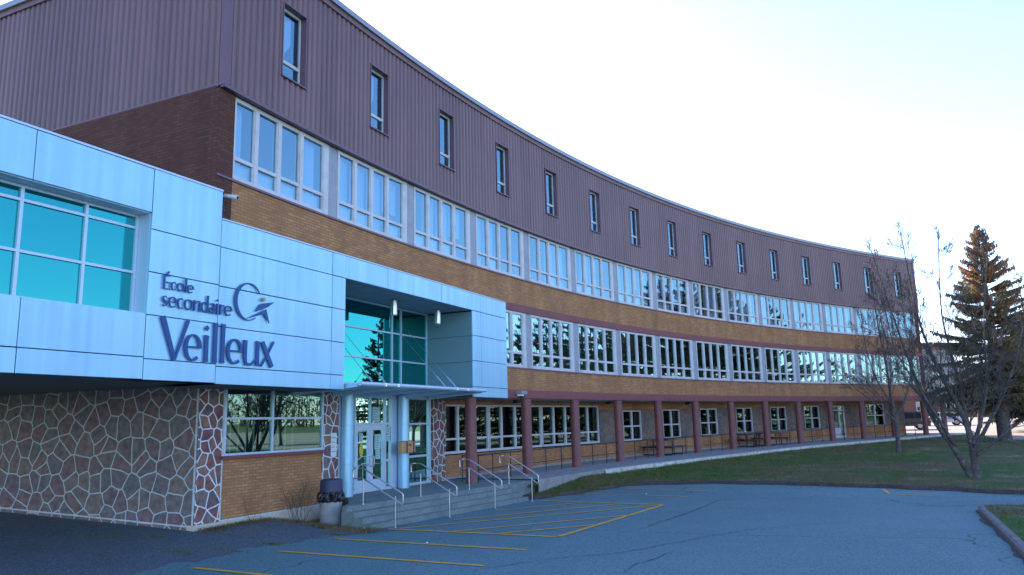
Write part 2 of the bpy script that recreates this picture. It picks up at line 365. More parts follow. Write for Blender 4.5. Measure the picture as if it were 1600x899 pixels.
for (sa, da), (sb, db) in zip(prof[:-1], prof[1:]):
    P = lambda s, d, z: loc(GA[0]-d, GA[1]-s, z)
    cl.quad([P(sa, da, Z_CB+.05), P(sb, db, Z_CB+.05), P(sb, db, Z_ROOF-.12), P(sa, da, Z_ROOF-.12)], [(sa+90, Z_CB), (sb+90, Z_CB), (sb+90, Z_ROOF), (sa+90, Z_ROOF)])
cl.build('gable_cladding', M['clad'], school)
t = MB()
c0 = loc(GA[0]-.012, GA[1]+.012, 0)
t.lbox(GA[0]-.02, GA[0]+.16, GA[1]-.16, GA[1]+.02, Z_CB-.0, Z_ROOF-.125)      # corner flashing
t.abox(K0, K1, .02, .15, Z_CB-.05, Z_CB+.035)                                    # drip flashing
t.lbox(GA[0]-.02, GA[0]+.1, GA[1]-18, GA[1]-.17, Z_CB-.02, Z_CB+.06)
e0 = arc(K1, .13)
t.abox(K1-.035, K1+.006, -.1, .16, Z_CB, Z_ROOF-.13)
t.build('corner_flashing', M['clad_trim'], school)
t = MB()
t.abox(K0-.01, K1+.02, -.5, .17, Z_ROOF-.30, Z_ROOF-.13); t.lbox(GA[0]-.04, GA[0]+.3, GA[1]-18, GA[1]-.2, Z_ROOF-.30, Z_ROOF-.13)
t.build('fascia', M['clad'], school)
t = MB()
t.abox(K0-.03, K1+.03, -.6, .24, Z_ROOF-.13, Z_ROOF+.04); t.lbox(GA[0]-.11, GA[0]+.4, GA[1]-18, GA[1]-.25, Z_ROOF-.13, Z_ROOF+.04)
t.build('coping', M['coping'], school)
# slot windows
def slot_window(ka, kb, i):
    t = MB(); d0, d1 = -.10, .15; q = .006
    t.abox(ka-q, ka+.002, d0, d1, ZS0-.02, ZS1+.03, 1); t.abox(kb-.002, kb+q, d0, d1, ZS0-.02, ZS1+.03, 1)
    t.abox(ka-q, kb+q, d0, d1+.01, ZS1, ZS1+.035, 1); t.abox(ka-q-.003, kb+q+.003, d0, d1+.03, ZS0-.04, ZS0, 1)
    w = t.build('window', M['clad_trim'], school)
    f = MB(); ia, ib = ka+.004, kb-.004; fw_ = .011
    for a, b in ((ia, ia+fw_), (ib-fw_, ib)): f.abox(a, b, -.09, -.03, ZS0, ZS1, 1)
    f.abox(ia+fw_, ib-fw_, -.088, -.032, ZS1-.06, ZS1, 1); f.abox(ia+fw_, ib-fw_, -.088, -.032, ZS0, ZS0+.05, 1)
    f.abox(ia+fw_, ib-fw_, -.088, -.025, ZS0+.46, ZS0+.55, 1)
    f.build('frame', M['white'], w)
    g = MB(); g.quad([arc(ia, -.06, ZS0), arc(ib, -.06, ZS0), arc(ib, -.06, ZS1), arc(ia, -.06, ZS1)]); g.build('pane', M['glass_row'], w)
    c = MB()
    if i in (0, 1, 5, 9): curtain(c, ka, kb-.01*(i % 3)-.05, -.25, ZS0+.3, ZS1, 14, True)
    else: curtain(c, ka, ka+.09, -.3, ZS0, ZS1, 5)
    c.build('curtain', M['curtain'], w)
def curtain(mb, ka, kb, d, z0, z1, n=10, tie=False):
    L = (kb-ka); pts = []
    ph = rnd.random()*6
    n = max(6, int(L*BAY/.05))
    for i in range(n+1):
        f = i/n; pts.append((ka+L*f, d+.035*math.sin(ph+i*1.35)+.012*math.sin(i*3.1)))
    for i in range(n):
        (a, da), (b, db) = pts[i], pts[i+1]
        za = z0+(.9*(i/n)**1.5 if tie else 0); zb = z0+(.9*((i+1)/n)**1.5 if tie else 0)
        mb.quad([arc(a, da, za), arc(b, db, zb), arc(b, db, z1), arc(a, da, z1)])
for i, (a, b) in enumerate(slots): slot_window(a, b, i)
# brick spandrels
b = MB(); b.abox(K0, K1, -.25, 0, 7.24, 8.27); b.build('brick_band', M['brick'], school)
b = MB(); b.abox(3.3, K1, -.25, 0, 3.86, 4.67); b.build('brick_band', M['brick'], school)
b = MB(); b.abox(K0, K1+.004, -.2, .03, 6.96, 7.238); b.build('painted_band', M['redpaint'], school)
b = MB(); b.abox(3.3, K1+.004, -.22, .03, 3.53, 3.857); b.build('painted_band', M['redpaint'], school)
b = MB(); b.abox(K0, K1, -.2, .045, 8.272, 8.325); b.build('sill', M['clad_trim'], school)
b = MB(); b.abox(3.3, K1, -.2, .045, 4.672, 4.725); b.build('sill', M['clad_trim'], school)
b = MB()
b.abox(K0-.005, .010, -.25, .012, 7.0, Z_CB-.06); b.build('dark_brick_wall', M['brick_dark'], school)
b = MB(); b.abox(15.0, K1+.01, -.25, .012, 4.73, Z_CB-.055); b.build('dark_brick_wall', M['brick_dark'], school)
b = MB()
b.lbox(-.50, -.26, -18, .02-.1, 7.3, Z_CB)
b.build('dark_brick_wall', M['brick_dark'], school)
# window bays of the two middle storeys
def bay_window(k0, k1, z0, z1, zr, mullk, glass, row, n):
    f = MB(); e = .020; dF, dB = -.03, -.13
    f.abox(k0, k0+e, dB, dF, z0, z1, 1); f.abox(k1-.055, k1, dB, dF, z0, z1, 1)
    f.abox(k0+e, k1-.055, dB+.002, dF-.003, z1-.10, z1, .5); f.abox(k0+e, k1-.055, dB+.002, dF+.02, z0, z0+.09, .5)
    cells = [k0+e]+[m for m in mullk]+[k1-.055]
    for m in mullk: f.abox(m-.016, m+.016, dB, dF+.006, z0+.09, z1-.10, 1)
    for j in range(len(cells)-1):
        a = cells[j]+(.016 if j else 0); b2 = cells[j+1]-(.016 if j < len(cells)-2 else 0)
        f.abox(a, b2, dB+.003, dF-.004, zr-.035, zr+.035, 1)
        for a_, b_ in ((a, a+.009), (b2-.009, b2)): f.abox(a_, b_, dB+.01, dF-.02, z0+.09, z1-.10, 1)   # sash stiles
        f.abox(a+.009, b2-.009, dB+.01, dF-.02, z0+.09, z0+.125, 1)
        f.abox(a+.009, b2-.009, dB+.01, dF-.02, zr+.035, zr+.06, 1)
    w = f.build('window', M['white'], school)
    g = MB()
    for j in range(len(cells)-1):
        tl = rnd.uniform(-.006, .006)
        for za, zb in ((z0+.09, zr-.035), (zr+.035, z1-.1)):
            g.quad([arc(cells[j], -.09+tl, za), arc(cells[j+1], -.09-tl, za), arc(cells[j+1], -.09-tl, zb), arc(cells[j], -.09+tl, zb)])
    g.build('pane', glass, w)
    c = MB()
    if row == 2:
        for j in range(len(cells)-1):
            a, b2 = cells[j]+.01, cells[j+1]-.01
            r = rnd.random()
            if n == 0: spec = {0: 'L', 1: 'R', 2: 'r', 3: 'F'}[j]
            elif n in (3, 4): spec = 'N' if (j in (2, 3) and n == 3) or (j in (0, 1) and n == 4) else 'F'
            elif n in (9, 10, 11): spec = 'N' if r < .5 else 'F'
            else: spec = 'F' if r < .62 else ('H' if r < .85 else 'B')
            if spec == 'F': curtain(c, a, b2, -.32, z0+.05, z1-.05)
            elif spec == 'H': curtain(c, a, b2, -.32, z0+.9, z1-.05)
            elif spec == 'L': curtain(c, a+.03, a+.11, -.32, z0+.05, z1-.05)
            elif spec == 'r': curtain(c, a, a+.06, -.32, z0+.05, z1-.05)
            if spec in 'FHB' or n == 0:
                if rnd.random() < .75: c.m = 1; c.abox(a, b2, -.225, -.215, z0+.10, zr-.05, 1); c.m = 0
    else:
        for j in range(len(cells)-1):
            a, b2 = cells[j]+.01, cells[j+1]-.01
            if rnd.random() < .22: curtain(c, a, b2, -.35, z0+.05, z1-.05)
            elif rnd.random() < .3: c.abox(a, b2, -.225, -.215, z0+.10, zr-.05, 1)
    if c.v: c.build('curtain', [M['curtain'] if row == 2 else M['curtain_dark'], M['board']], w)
def pilaster(k0, k1, z0, z1):
    p = MB(); p.abox(k0, k1, -.16, -.045, z0, z1, 1)
    for j in range(1, 6): z = z0+(z1-z0)*j/6; p.abox(k0+.004, k1-.004, -.05, -.041, z-.006, z+.006, 1)
    p.build('pilaster', M['pil'], school)
for n in range(15):
    k0 = n+.049 if n else .012; k1 = n+.945 if n < 14 else 14.998
    mm = [n+.218, n+.432, n+.652] if n == 0 else [k0+(k1-.055-k0)*q for q in (.255, .50, .745)]
    if n == 14: mm = [14.26, 14.48, 14.70]
    bay_window(k0, k1, Z_S2, Z_CB-.055, 8.87, mm, M['glass_row'], 2, n)
    if n < 14: pilaster(n+.948, n+1.046, Z_S2, Z_CB-.055)
    if n >= 3:
        k0 = max(k0, 3.30) if n == 3 else k0
        mm = [m for m in mm if m > k0+.05]
        bay_window(k0, k1, Z_S1, Z_T1, 5.30, mm, M['glass_mid'], 1, n)
        if n < 14: pilaster(n+.948, n+1.046, Z_S1, Z_T1)
# slabs, rear wall, rooms behind the glass
for nm, k0, z0, z1, d1, m in (('roof', .2, 14.42, 14.55, .0, 'roof'), ('floor_slab', .2, 10.42, 10.60, -.14, 'room'), ('floor_slab', .2, 7.0, 7.22, -.26, 'room'), ('floor_slab', 3.3, 3.70, 3.84, -.26, 'room')):
    b = MB(); b.abox(k0, K1-.02, -15.8, d1, z0, z1); b.build(nm, M[m], school)
b = MB(); b.abox(.3, K1-.01, -16.1, -15.85, 0, 14.42); b.abox(K1-.03, K1, -15.85, -.26, 3.53, 14.40); b.build('rear_wall', M['brick_dark'], school)
b = MB()
for z0, z1, k0 in ((10.6, 14.4, .05), (7.22, 10.4, .05), (3.85, 7.0, 3.3)):
    b.abox(k0, K1-.05, -6.2, -6.0, z0, z1)
    for n in (range(0, 15, 2)): 
        if n >= k0: b.abox(n+.99, n+1.0, -6.0, -.26, z0, z1, 1)
b.build('partition_wall', M['room'], school)
# colonnade: soffit, back wall, windows, door, columns
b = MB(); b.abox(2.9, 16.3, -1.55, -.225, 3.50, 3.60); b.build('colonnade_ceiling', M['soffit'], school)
WIN = [(6.68, 7.14), (7.69, 8.15), (8.69, 9.17), (9.71, 10.18), (10.72, 11.19), (11.74, 12.21), (13.67, 14.28)]
DOOR = (12.62, 13.0)
ztop = lambda k: 3.08+.035*(k-7) if k > 7 else 3.08
zsil = lambda k: 1.49+.03*max(0, k-8)
DW = -1.6
low, st, top = MB(), MB(), MB()
low.abox(3.02, 12.62, DW-.3, DW, TK, lambda k: zsil(k)-.04); low.abox(13.0, 14.93, DW-.3, DW, TK, lambda k: zsil(k)-.04)
edges = sorted([x for w_ in WIN+[DOOR] for x in w_])
cur = 6.12
for a, c in sorted(WIN+[DOOR]):
    st = MB(); st.abox(cur, a, DW-.3, DW-.004, lambda k: zsil(k)-.04, lambda k: min(3.36, ztop(k)+.03)); cur = c; st.build('stone_wall', M['stone_back'], school)
st = MB(); st.abox(cur, 14.93, DW-.3, DW-.004, lambda k: zsil(k)-.04, lambda k: min(3.36, ztop(k)+.03))
top.abox(6.12, 14.93, DW-.3, DW+.004, lambda k: min(3.365, ztop(k)+.032), 3.50); top.abox(3.02, 6.12, DW-.3, DW+.0, 3.33, 3.50)
low.build('back_wall', M['brick'], school); st.build('stone_wall', M['stone_back'], school); top.build('brick_lintel', M['brick'], school)
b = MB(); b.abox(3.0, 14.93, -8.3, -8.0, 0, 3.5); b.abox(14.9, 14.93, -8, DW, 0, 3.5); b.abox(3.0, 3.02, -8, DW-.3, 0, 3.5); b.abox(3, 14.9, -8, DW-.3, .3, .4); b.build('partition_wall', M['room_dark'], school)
b = MB(); b.abox(3.02, 14.93, DW, DW+.03, TK, lambda k: TK(k)+.09); b.build('plinth', M['concrete'], school)
def low_window(k0, k1, z0, z1, zr, mull, curt, n=0):
    f = MB(); e = .018; dF, dB = DW-.02, DW-.14
    f.abox(k0, k0+e, dB, dF, z0, z1, 1); f.abox(k1-e, k1, dB, dF, z0, z1, 1)
    f.abox(k0+e, k1-e, dB, dF-.003, z1-.07, z1, .5); f.abox(k0+e, k1-e, dB, dF+.03, z0, z0+.09, .5)
    for m in mull: f.abox(m-.014, m+.014, dB, dF+.004, z0+.09, z1-.07, 1)
    cells = [k0+e]+mull+[k1-e]
    for j in range(len(cells)-1): f.abox(cells[j]+.014, cells[j+1]-.014, dB+.003, dF-.004, zr-.035, zr+.035, 1)
    w = f.build('window', M['white'], school)
    g = MB(); g.abox(k0+e, k1-e, DW-.095, DW-.09, z0+.09, z1-.07, .5); g.build('pane', M['glass_low'], w)
    if curt:
        c = MB()
        for j in range(len(cells)-1):
            for q in curt[j % len(curt)]:
                a = cells[j]+(cells[j+1]-cells[j])*q[0]; b_ = cells[j]+(cells[j+1]-cells[j])*q[1]
                curtain(c, a, b_, DW-.3, z0+(z1-z0)*q[2], z1 if q[3] == 1 else z0+(z1-z0)*q[3])
        if c.v: c.build('curtain', M['curtain_dark'] if n < 0 else M['curtain'], w)
for i in range(3):
    a, c = (3.04, 3.84, 4.86)[i], (3.83, 4.85, 6.11)[i]
    m = [x for x in (3.30, 3.56, 4.07, 4.33, 4.59, 5.11, 5.36, 5.61, 5.86) if a+.05 < x < c-.05]
    low_window(a, c, 1.50, 3.32, 2.04, m, [[(0, 1, .02, 1)], [(0, 1, 0, .28), (.0, .5, .3, 1)], [(0, 1, .3, 1)]], -1)
for i, (a, c) in enumerate(WIN):
    zz, z1 = zsil((a+c)/2), ztop((a+c)/2)
    low_window(a, c, zz, z1, zz+(z1-zz)*.48, [(a+c)/2], [[(.0, .35, 0, 1), (.7, 1, 0, 1)], [(.5, 1, 0, 1)]] if i < 4 else None, i)
dd = MB(); a, c = DOOR; zt = TK(12.8)
for x0, x1 in ((a, a+.03), (c-.03, c), (a+.195, a+.225)): dd.abox(x0, x1, DW-.12, DW-.02, zt, 3.25, 1)
dd.abox(a+.03, c-.03, DW-.118, DW-.022, 3.17, 3.25, 1); dd.abox(a+.03, c-.03, DW-.118, DW-.022, 2.88, 2.95, 1)
dd.abox(a+.03, a+.195, DW-.11, DW-.04, zt, zt+.85, 1); dd.abox(a+.225, c-.03, DW-.11, DW-.04, zt, zt+.2, 1)
d_ = dd.build('door', M['white'], school)
g = MB(); g.abox(a+.03, c-.03, DW-.095, DW-.09, zt, 3.2, 1); g.build('pane', M['glass_low'], d_)
g = MB(); g.tube([arc(a+.18, DW+.02, zt+.9), arc(a+.18, DW+.05, zt+1.0), arc(a+.18, DW+.05, zt+1.2)], .012, 6); g.build('handle', M['steel'], d_)
for n in range(14):
    k = 2.864+n if n < 12 else (14.90, 15.56)[n-12]
    t = MB(); p = arc(k, .08); r = .20
    t.lathe((p.x, p.y, 0), [(r+.004, TK(k)-.02), (r+.004, TK(k)+.05), (r, TK(k)+.055), (r, 3.50)], 28)
    c_ = t.build('column', M['redcol'], school, smooth=True); smooth_by_angle(c_)
# low wing beyond the end of the arc
wing = thing('side_wing', 'low cream wall wing with dark flat roof joined to far end of the school', 'building', at=arc(15.6, -3, .9))
b = MB(); b.abox(15.13, 16.2, -9, -.1, 3.86, 7.55, .5); b.build('wall', M['cream'], wing)
b = MB(); b.abox(15.11, 16.25, -9.2, .05, 7.80, 8.02, .5); b.build('roof', M['roof'], wing)
b = MB(); b.abox(15.12, 16.22, -9.1, -.02, 7.56, 7.795, .5); b.abox(15.12, 16.22, -9.1, -.02, 3.54, 3.855, .5); b.build('painted_band', M['redpaint'], wing)
b = MB(); b.abox(15.3, 15.75, -.12, -.07, 5.0, 6.6, 1); wq = b.build('window', M['white'], wing)
b = MB(); b.abox(15.32, 15.51, -.10, -.05, 5.08, 6.52, 1); b.abox(15.54, 15.73, -.10, -.05, 5.08, 6.52, 1); b.build('pane', M['glass_mid'], wq)

# ================================================================== ENTRANCE BLOCK
ent = thing('entrance_block', 'blue-silver metal panelled entrance block projecting from the brick school', 'building', at=loc(2, -1, 0))
BF, BB = .40, .345
pn = MB()
def pan(a0, a1, z0, z1): q = rnd.uniform(-.004, .003); pn.lbox(a0+.009+rnd.uniform(-.002, .002), a1-.009, BB, BF+q, z0+.009, z1-.009+rnd.uniform(-.002, .002))
for a0, a1 in ((-12.0, -9.6), (-9.6, -7.2), (-7.2, -4.78), (-4.78, -2.38)):
    pan(a0, a1, 6.88, 7.79); pan(a0-.03, a1-.03 if a1 < -3 else a1, 4.01, 4.86); pan(a0-.03, a1-.03 if a1 < -3 else a1, 3.58, 4.01)
for z0, z1 in ((6.55, 7.79), (5.69, 6.55), (4.84, 5.69), (3.98, 4.84), (3.57, 3.98)): pan(-2.38, -.585, z0, z1)
rowsR = ((6.54, 7.16), (5.67, 6.54), (4.79, 5.67), (3.93, 4.79), (3.55, 3.93))
for z0, z1 in rowsR: pan(-.585, 3.25, z0, z1); pan(3.25, 3.81, z0, z1)
for a0, a1 in ((3.81, 5.80), (5.80, 8.88), (8.88, 10.98), (10.98, 11.62), (11.62, 13.73)): pan(a0, a1, 6.54, 7.16)
for z0, z1 in ((5.66, 6.54), (4.77, 5.66), (3.86, 4.77), (3.50, 3.86)): pan(10.98, 11.62, z0, z1); pan(11.62, 13.73, z0, z1)
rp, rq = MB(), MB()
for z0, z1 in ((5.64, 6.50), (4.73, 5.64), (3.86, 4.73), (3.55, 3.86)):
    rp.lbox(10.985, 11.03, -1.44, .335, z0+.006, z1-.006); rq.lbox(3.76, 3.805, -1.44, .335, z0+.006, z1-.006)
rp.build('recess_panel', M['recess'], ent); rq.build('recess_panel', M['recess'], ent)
pn.lbox(13.68, 13.73, 0.27, .335, 3.52, 7.14)
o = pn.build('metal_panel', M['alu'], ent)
md = o.modifiers.new('bevel', 'BEVEL'); md.width = .004; md.segments = 1
bk = MB()
bk.lbox(-12, -7.9, .0, BB-.003, 4.86, 6.87); bk.lbox(-12, -2.40, .0, BB-.003, 3.62, 4.84); bk.lbox(-12, -2.40, .0, BB-.003, 6.90, 7.75); bk.lbox(-2.37, -.60, -.3, BB-.003, 3.60, 7.75)
bk.lbox(-.59, 3.755, -1.44, BB-.003, 3.60, 7.12); bk.lbox(3.756, 10.98, -1.44, BB-.003, 6.60, 7.12); bk.lbox(11.035, 13.70, -1.44, BB-.003, 3.53, 7.12)
bk.lbox(3.72, 3.757, -1.44, BB-.003, 3.60, 6.6)
bk.build('backing', M['joint'], ent)
b = MB(); b.lbox(-12, -.60, -12, -.0, 7.60, 7.72); b.lbox(-12.0, -.60, -12, BB, 7.76, 7.80); b.build('roof', M['roof'], ent)
b = MB(); b.lbox(-12.05, -.585, .34, .41, 7.79, 7.83); b.lbox(-.58, 13.74, .30, .41, 7.16, 7.19); b.build('coping', M['alu_frame'], ent)
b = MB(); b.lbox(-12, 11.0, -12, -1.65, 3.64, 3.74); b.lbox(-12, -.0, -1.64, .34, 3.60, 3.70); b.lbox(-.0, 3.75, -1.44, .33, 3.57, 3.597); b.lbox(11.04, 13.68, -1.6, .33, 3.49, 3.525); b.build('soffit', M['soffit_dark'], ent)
b = MB(); b.lbox(3.81, 10.98, -1.44, .34, 6.545, 6.595); b.build('recess_ceiling', M['soffit'], ent)
b = MB(); b.lbox(-11.9, -.6, -6.2, -6.0, 3.74, 7.6); b.lbox(-11.9, -11.8, -6, 0, 3.74, 7.6); b.lbox(-.72, -.6, -6, -.3, 3.74, 7.6); b.build('room_wall', M['room'], ent)
# jamb and head of the upper left window
jb = MB(); jb.lbox(-2.385, -2.335, .02, .343, 4.86, 6.87); jb.lbox(-7.9, -2.39, .02, .343, 6.87, 6.895); jb.lbox(-7.9, -2.39, .02, .36, 4.845, 4.865)
jb.build('reveal', M['alu_frame'], ent)
def glazing(name, a0, a1, z0, z1, vs, hs, glass, b0=-1.5, wv=.05, wh=.05, parent=None, dp=.09):
    f = MB()
    f.lbox(a0, a0+wv, b0-dp/2, b0+dp/2, z0, z1); f.lbox(a1-wv, a1, b0-dp/2, b0+dp/2, z0, z1)
    f.lbox(a0+wv, a1-wv, b0-dp/2+.002, b0+dp/2-.002, z0, z0+wh); f.lbox(a0+wv, a1-wv, b0-dp/2+.002, b0+dp/2-.002, z1-wh, z1)
    for v in vs: f.lbox(v-wv/2, v+wv/2, b0-dp/2, b0+dp/2, z0+wh, z1-wh)
    xs = [a0+wv]+[x for v in vs for x in (v-wv/2, v+wv/2)]+[a1-wv]
    for h in hs:
        for i in range(0, len(xs), 2): f.lbox(xs[i], xs[i+1], b0-dp/2+.003, b0+dp/2-.003, h-wh/2, h+wh/2)
    w = f.build(name, M['alu_frame'], parent or ent)
    g = MB(); xz = [z0+wh]+[q for h in sorted(hs) for q in (h-wh/2, h+wh/2)]+[z1-wh]
    for i in range(0, len(xs), 2):
        for j in range(0, len(xz), 2):
            t1, t2 = rnd.uniform(-.004, .004), rnd.uniform(-.004, .004)
            g.quad([loc(xs[i], b0+t1, xz[j]), loc(xs[i+1], b0-t1, xz[j]), loc(xs[i+1], b0-t1+t2, xz[j+1]), loc(xs[i], b0+t1+t2, xz[j+1])])
    g.build('pane', glass, w); return w
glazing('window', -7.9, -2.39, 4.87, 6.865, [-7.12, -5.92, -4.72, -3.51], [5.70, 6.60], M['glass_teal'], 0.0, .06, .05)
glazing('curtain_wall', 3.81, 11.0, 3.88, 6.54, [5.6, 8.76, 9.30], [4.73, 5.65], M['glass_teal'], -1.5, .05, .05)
lw = glazing('window', 1.53, 5.28, 1.96, 3.64, [3.21], [2.86], M['glass_dark'], -1.5, .07, .055)
sl_ = MB()
for i in range(5): sl_.lbox(1.75+i*.27, 1.79+i*.27, -1.80, -1.77, 2.0, 2.84)
for i in range(4): sl_.lbox(3.42+i*.30, 3.46+i*.30, -1.80, -1.77, 2.0, 2.84)
sl_.build('blind_slat', mat('pale_green_slat', (.80, .90, .62), .6), lw)
b = MB(); b.lbox(1.44, 5.33, -1.6, -1.38, 1.88, 1.955); b.build('sill', M['redpaint'], ent)
b = MB(); b.lbox(1.53, 5.28, -1.75, -1.5, .42, 1.88); b.build('brick_wall', M['brick'], ent)
b = MB(); b.lbox(.75, 1.53, -1.75, -1.475, .30, 3.60); b.build('stone_pier', M['stone_small'], ent)
b = MB(); b.lbox(5.28, 5.99, -1.75, -1.475, .30, 3.60); b.build('stone_pier', M['stone_small'], ent)
b = MB(); b.lbox(11.36, 12.26, -1.75, -1.475, .56, 3.52); b.build('stone_pier', M['stone_small'], ent)
b = MB()   # side wall under the overhang
P0, P1 = (.75, -1.475), (-.15, -11.5)
for (pa, pb) in ((P0, P1),):
    q = [(pa[0], pa[1]), (pb[0], pb[1]), (pb[0]+.3, pb[1]), (pa[0]+.3, pa[1]-.29)]
    Ln = 10.1
    b.hexa([loc(x, y, z) for z in (.18, 3.64) for x, y in q], [(u_, z) for z in (.18, 3.64) for u_ in (0, Ln, Ln, 0)])
b.build('stone_wall', M['stone_big'], ent)
b = MB()
b.lbox(.73, 5.99, -1.76, -1.44, -.2, .425); b.hexa([loc(x, y, z) for z in (-.2, .30) for x, y in ((.72, -1.5), (-.18, -11.5), (0, -11.5), (.9, -1.6))])
b.build('foundation', M['found'], ent)
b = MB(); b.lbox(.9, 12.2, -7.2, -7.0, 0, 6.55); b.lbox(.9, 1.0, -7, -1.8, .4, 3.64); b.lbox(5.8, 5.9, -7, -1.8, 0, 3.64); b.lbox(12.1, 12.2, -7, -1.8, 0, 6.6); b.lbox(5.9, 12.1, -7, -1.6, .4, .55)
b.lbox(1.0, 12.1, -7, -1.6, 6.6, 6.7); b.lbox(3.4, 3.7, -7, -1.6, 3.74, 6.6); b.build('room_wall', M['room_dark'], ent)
M['mortar'] = mat('white_mortar', (.60, .68, .68), .85, noise=(9, (.45, .5, .5), .4, .7))
b = MB()
dv = Vector((P1[0]-P0[0], P1[1]-P0[1])).normalized(); pv = Vector((dv.y, -dv.x))
if pv.x > 0: pv = -pv
def wl(s, o_, z): return loc(P0[0]+dv.x*s+pv.x*o_, P0[1]+dv.y*s+pv.y*o_, z)
for s0_, s1_, z0, z1 in ((.03, .075, .30, 3.60), (.075, 10.0, .37, .405)):
    zz = (lambda s: z0+.055*s if z1-z0 < .1 else z0); n_ = 12 if z1-z0 < .1 else 1
    for i in range(n_):
        a_, c_ = s0_+(s1_-s0_)*i/n_, s0_+(s1_-s0_)*(i+1)/n_; e_ = lambda s: (.055*s if n_ > 1 else 0)
        b.hexa([wl(a_, .012, z0+e_(a_)), wl(c_, .012, z0+e_(c_)), wl(c_, -.01, z0+e_(c_)), wl(a_, -.01, z0+e_(a_)), wl(a_, .012, z1+e_(a_)), wl(c_, .012, z1+e_(c_)), wl(c_, -.01, z1+e_(c_)), wl(a_, -.01, z1+e_(a_))])
b.build('mortar_joint', M['mortar'], ent)
for x0, x1 in ((1.49, 1.528), (5.282, 5.315)):
    b = MB(); b.lbox(x0, x1, -1.48, -1.463, .43, 3.58 if x0 < 2 else 1.86); b.build('mortar_joint', M['mortar'], ent)
b = MB(); b.lbox(1.53, 5.28, -1.51, -1.488, .425, .455); b.build('mortar_joint', M['mortar'], ent)
# entrance screen: side lights, transom and double door
scr = MB(); b0, b1 = -1.55, -1.45
for x0, x1 in ((6.44, 6.50), (6.75, 6.80), (8.37, 8.42), (8.68, 8.74), (9.56, 9.62), (11.04, 11.18)): scr.lbox(x0, x1, b0, b1, .58, 3.57)
for x0, x1, z0, z1 in ((6.50, 6.75, .58, .66), (6.50, 6.75, 1.46, 1.53), (8.42, 8.68, .58, .66), (8.42, 8.68, 1.46, 1.53), (6.50, 6.75, 2.63, 2.70), (8.42, 8.68, 2.63, 2.70), (6.80, 8.37, 2.63, 2.70),
                       (6.50, 6.75, 3.49, 3.57), (6.8, 8.37, 3.49, 3.57), (8.42, 8.68, 3.49, 3.57), (7.56, 7.60, 2.70, 3.49), (9.62, 11.04, .58, .66), (9.62, 11.04, 1.50, 1.57), (9.62, 11.04, 2.60, 2.66), (9.62, 11.04, 3.47, 3.57)):
    scr.lbox(x0, x1, b0+.003, b1-.003, z0, z1)
scr.lbox(8.74, 9.56, b0, b1-.06, .58, 3.57); scr.lbox(5.985, 6.44, b0, b1-.04, .58, 3.57)
scr_o = scr.build('entrance_screen', M['alu_frame'], ent)
g = MB(); g.lbox(6.50, 8.68, -1.505, -1.50, 2.70, 3.49); g.lbox(6.50, 6.75, -1.505, -1.50, .66, 2.63); g.lbox(8.42, 8.68, -1.505, -1.50, .66, 2.63); g.lbox(9.62, 11.04, -1.505, -1.50, .66, 3.47)
g.build('pane', M['glass_dark'], scr_o)
for a0, a1 in ((6.805, 7.585), (7.59, 8.365)):
    d = MB()
    d.lbox(a0, a0+.13, -1.53, -1.47, .585, 2.625); d.lbox(a1-.13, a1, -1.53, -1.47, .585, 2.625)
    d.lbox(a0+.13, a1-.13, -1.53, -1.47, .585, .95); d.lbox(a0+.13, a1-.13, -1.53, -1.47, 2.46, 2.625)
    do = d.build('door', M['alu_frame'], ent)
    g = MB(); g.lbox(a0+.13, a1-.13, -1.505, -1.50, .95, 2.46); g.build('pane', M['glass_dark'], do)
    h = MB(); hx = a1-.07 if a0 < 7 else a0+.07
    h.tube([loc(hx, -1.47, 1.35), loc(hx, -1.39, 1.36), loc(hx, -1.38, 1.40), loc(hx, -1.38, 1.62), loc(hx, -1.39, 1.66), loc(hx, -1.47, 1.67)], .014, 8)
    h.tube([loc(a0+.13, -1.44, 1.42), loc(a1-.13, -1.44, 1.42)], .012, 6)
    h.build('handle', M['steel'], do)
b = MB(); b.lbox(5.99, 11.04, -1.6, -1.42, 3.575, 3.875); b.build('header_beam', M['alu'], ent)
for x in (6.22, 9.23):
    t = MB(); p = loc(x, -1.32)
    prof = []; z = .56
    for zt_ in (1.50, 2.62, 3.57):
        prof += [(.180, z), (.185, z+.004), (.185, zt_-.008), (.178, zt_-.004)]; z = zt_
    t.lathe((p.x, p.y, 0), prof, 32); c_ = t.build('clad_column', M['alu'], ent, smooth=True); smooth_by_angle(c_)
# glass canopy over the door
cn = thing('entrance_canopy', 'thin flat metal canopy on tie rods over the glass entrance doors', 'canopy', at=loc(7.4, 0, 3.7))
b = MB(); b.tube([loc(3.86, .86, 3.70), loc(11.02, .86, 3.70)], .058, 12); o = b.build('front_tube', M['alu_frame'], cn, smooth=True); smooth_by_angle(o)
b = MB()
b.hexa([loc(3.86, -1.41, 3.60), loc(10.97, -1.41, 3.60), loc(10.97, .80, 3.665), loc(3.86, .80, 3.665), loc(3.86, -1.41, 3.66), loc(10.97, -1.41, 3.66), loc(10.97, .80, 3.72), loc(3.86, .80, 3.72)])
b.build('deck', M['alu'], cn)
b = MB()
for x in (3.87, 5.6, 7.35, 9.1, 10.9): b.hexa([loc(x, -1.40, 3.46), loc(x+.05, -1.40, 3.46), loc(x+.05, .76, 3.62), loc(x, .76, 3.62), loc(x, -1.40, 3.598), loc(x+.05, -1.40, 3.598), loc(x+.05, .76, 3.663), loc(x, .76, 3.663)])
b.build('bracket', M['alu_frame'], cn)
for x in (5.0, 5.62, 9.0, 9.7):
    b = MB(); b.tube([loc(x, -1.44, 5.78), loc(x, .45, 3.78)], .007, 6); b.tube([loc(x, .1, 4.15), loc(x, .42, 3.81)], .024, 8); b.lathe(loc(x, .86, 0), [(.075, 3.66), (.075, 3.74)], 10); b.build('tie_rod', M['steel'], cn)
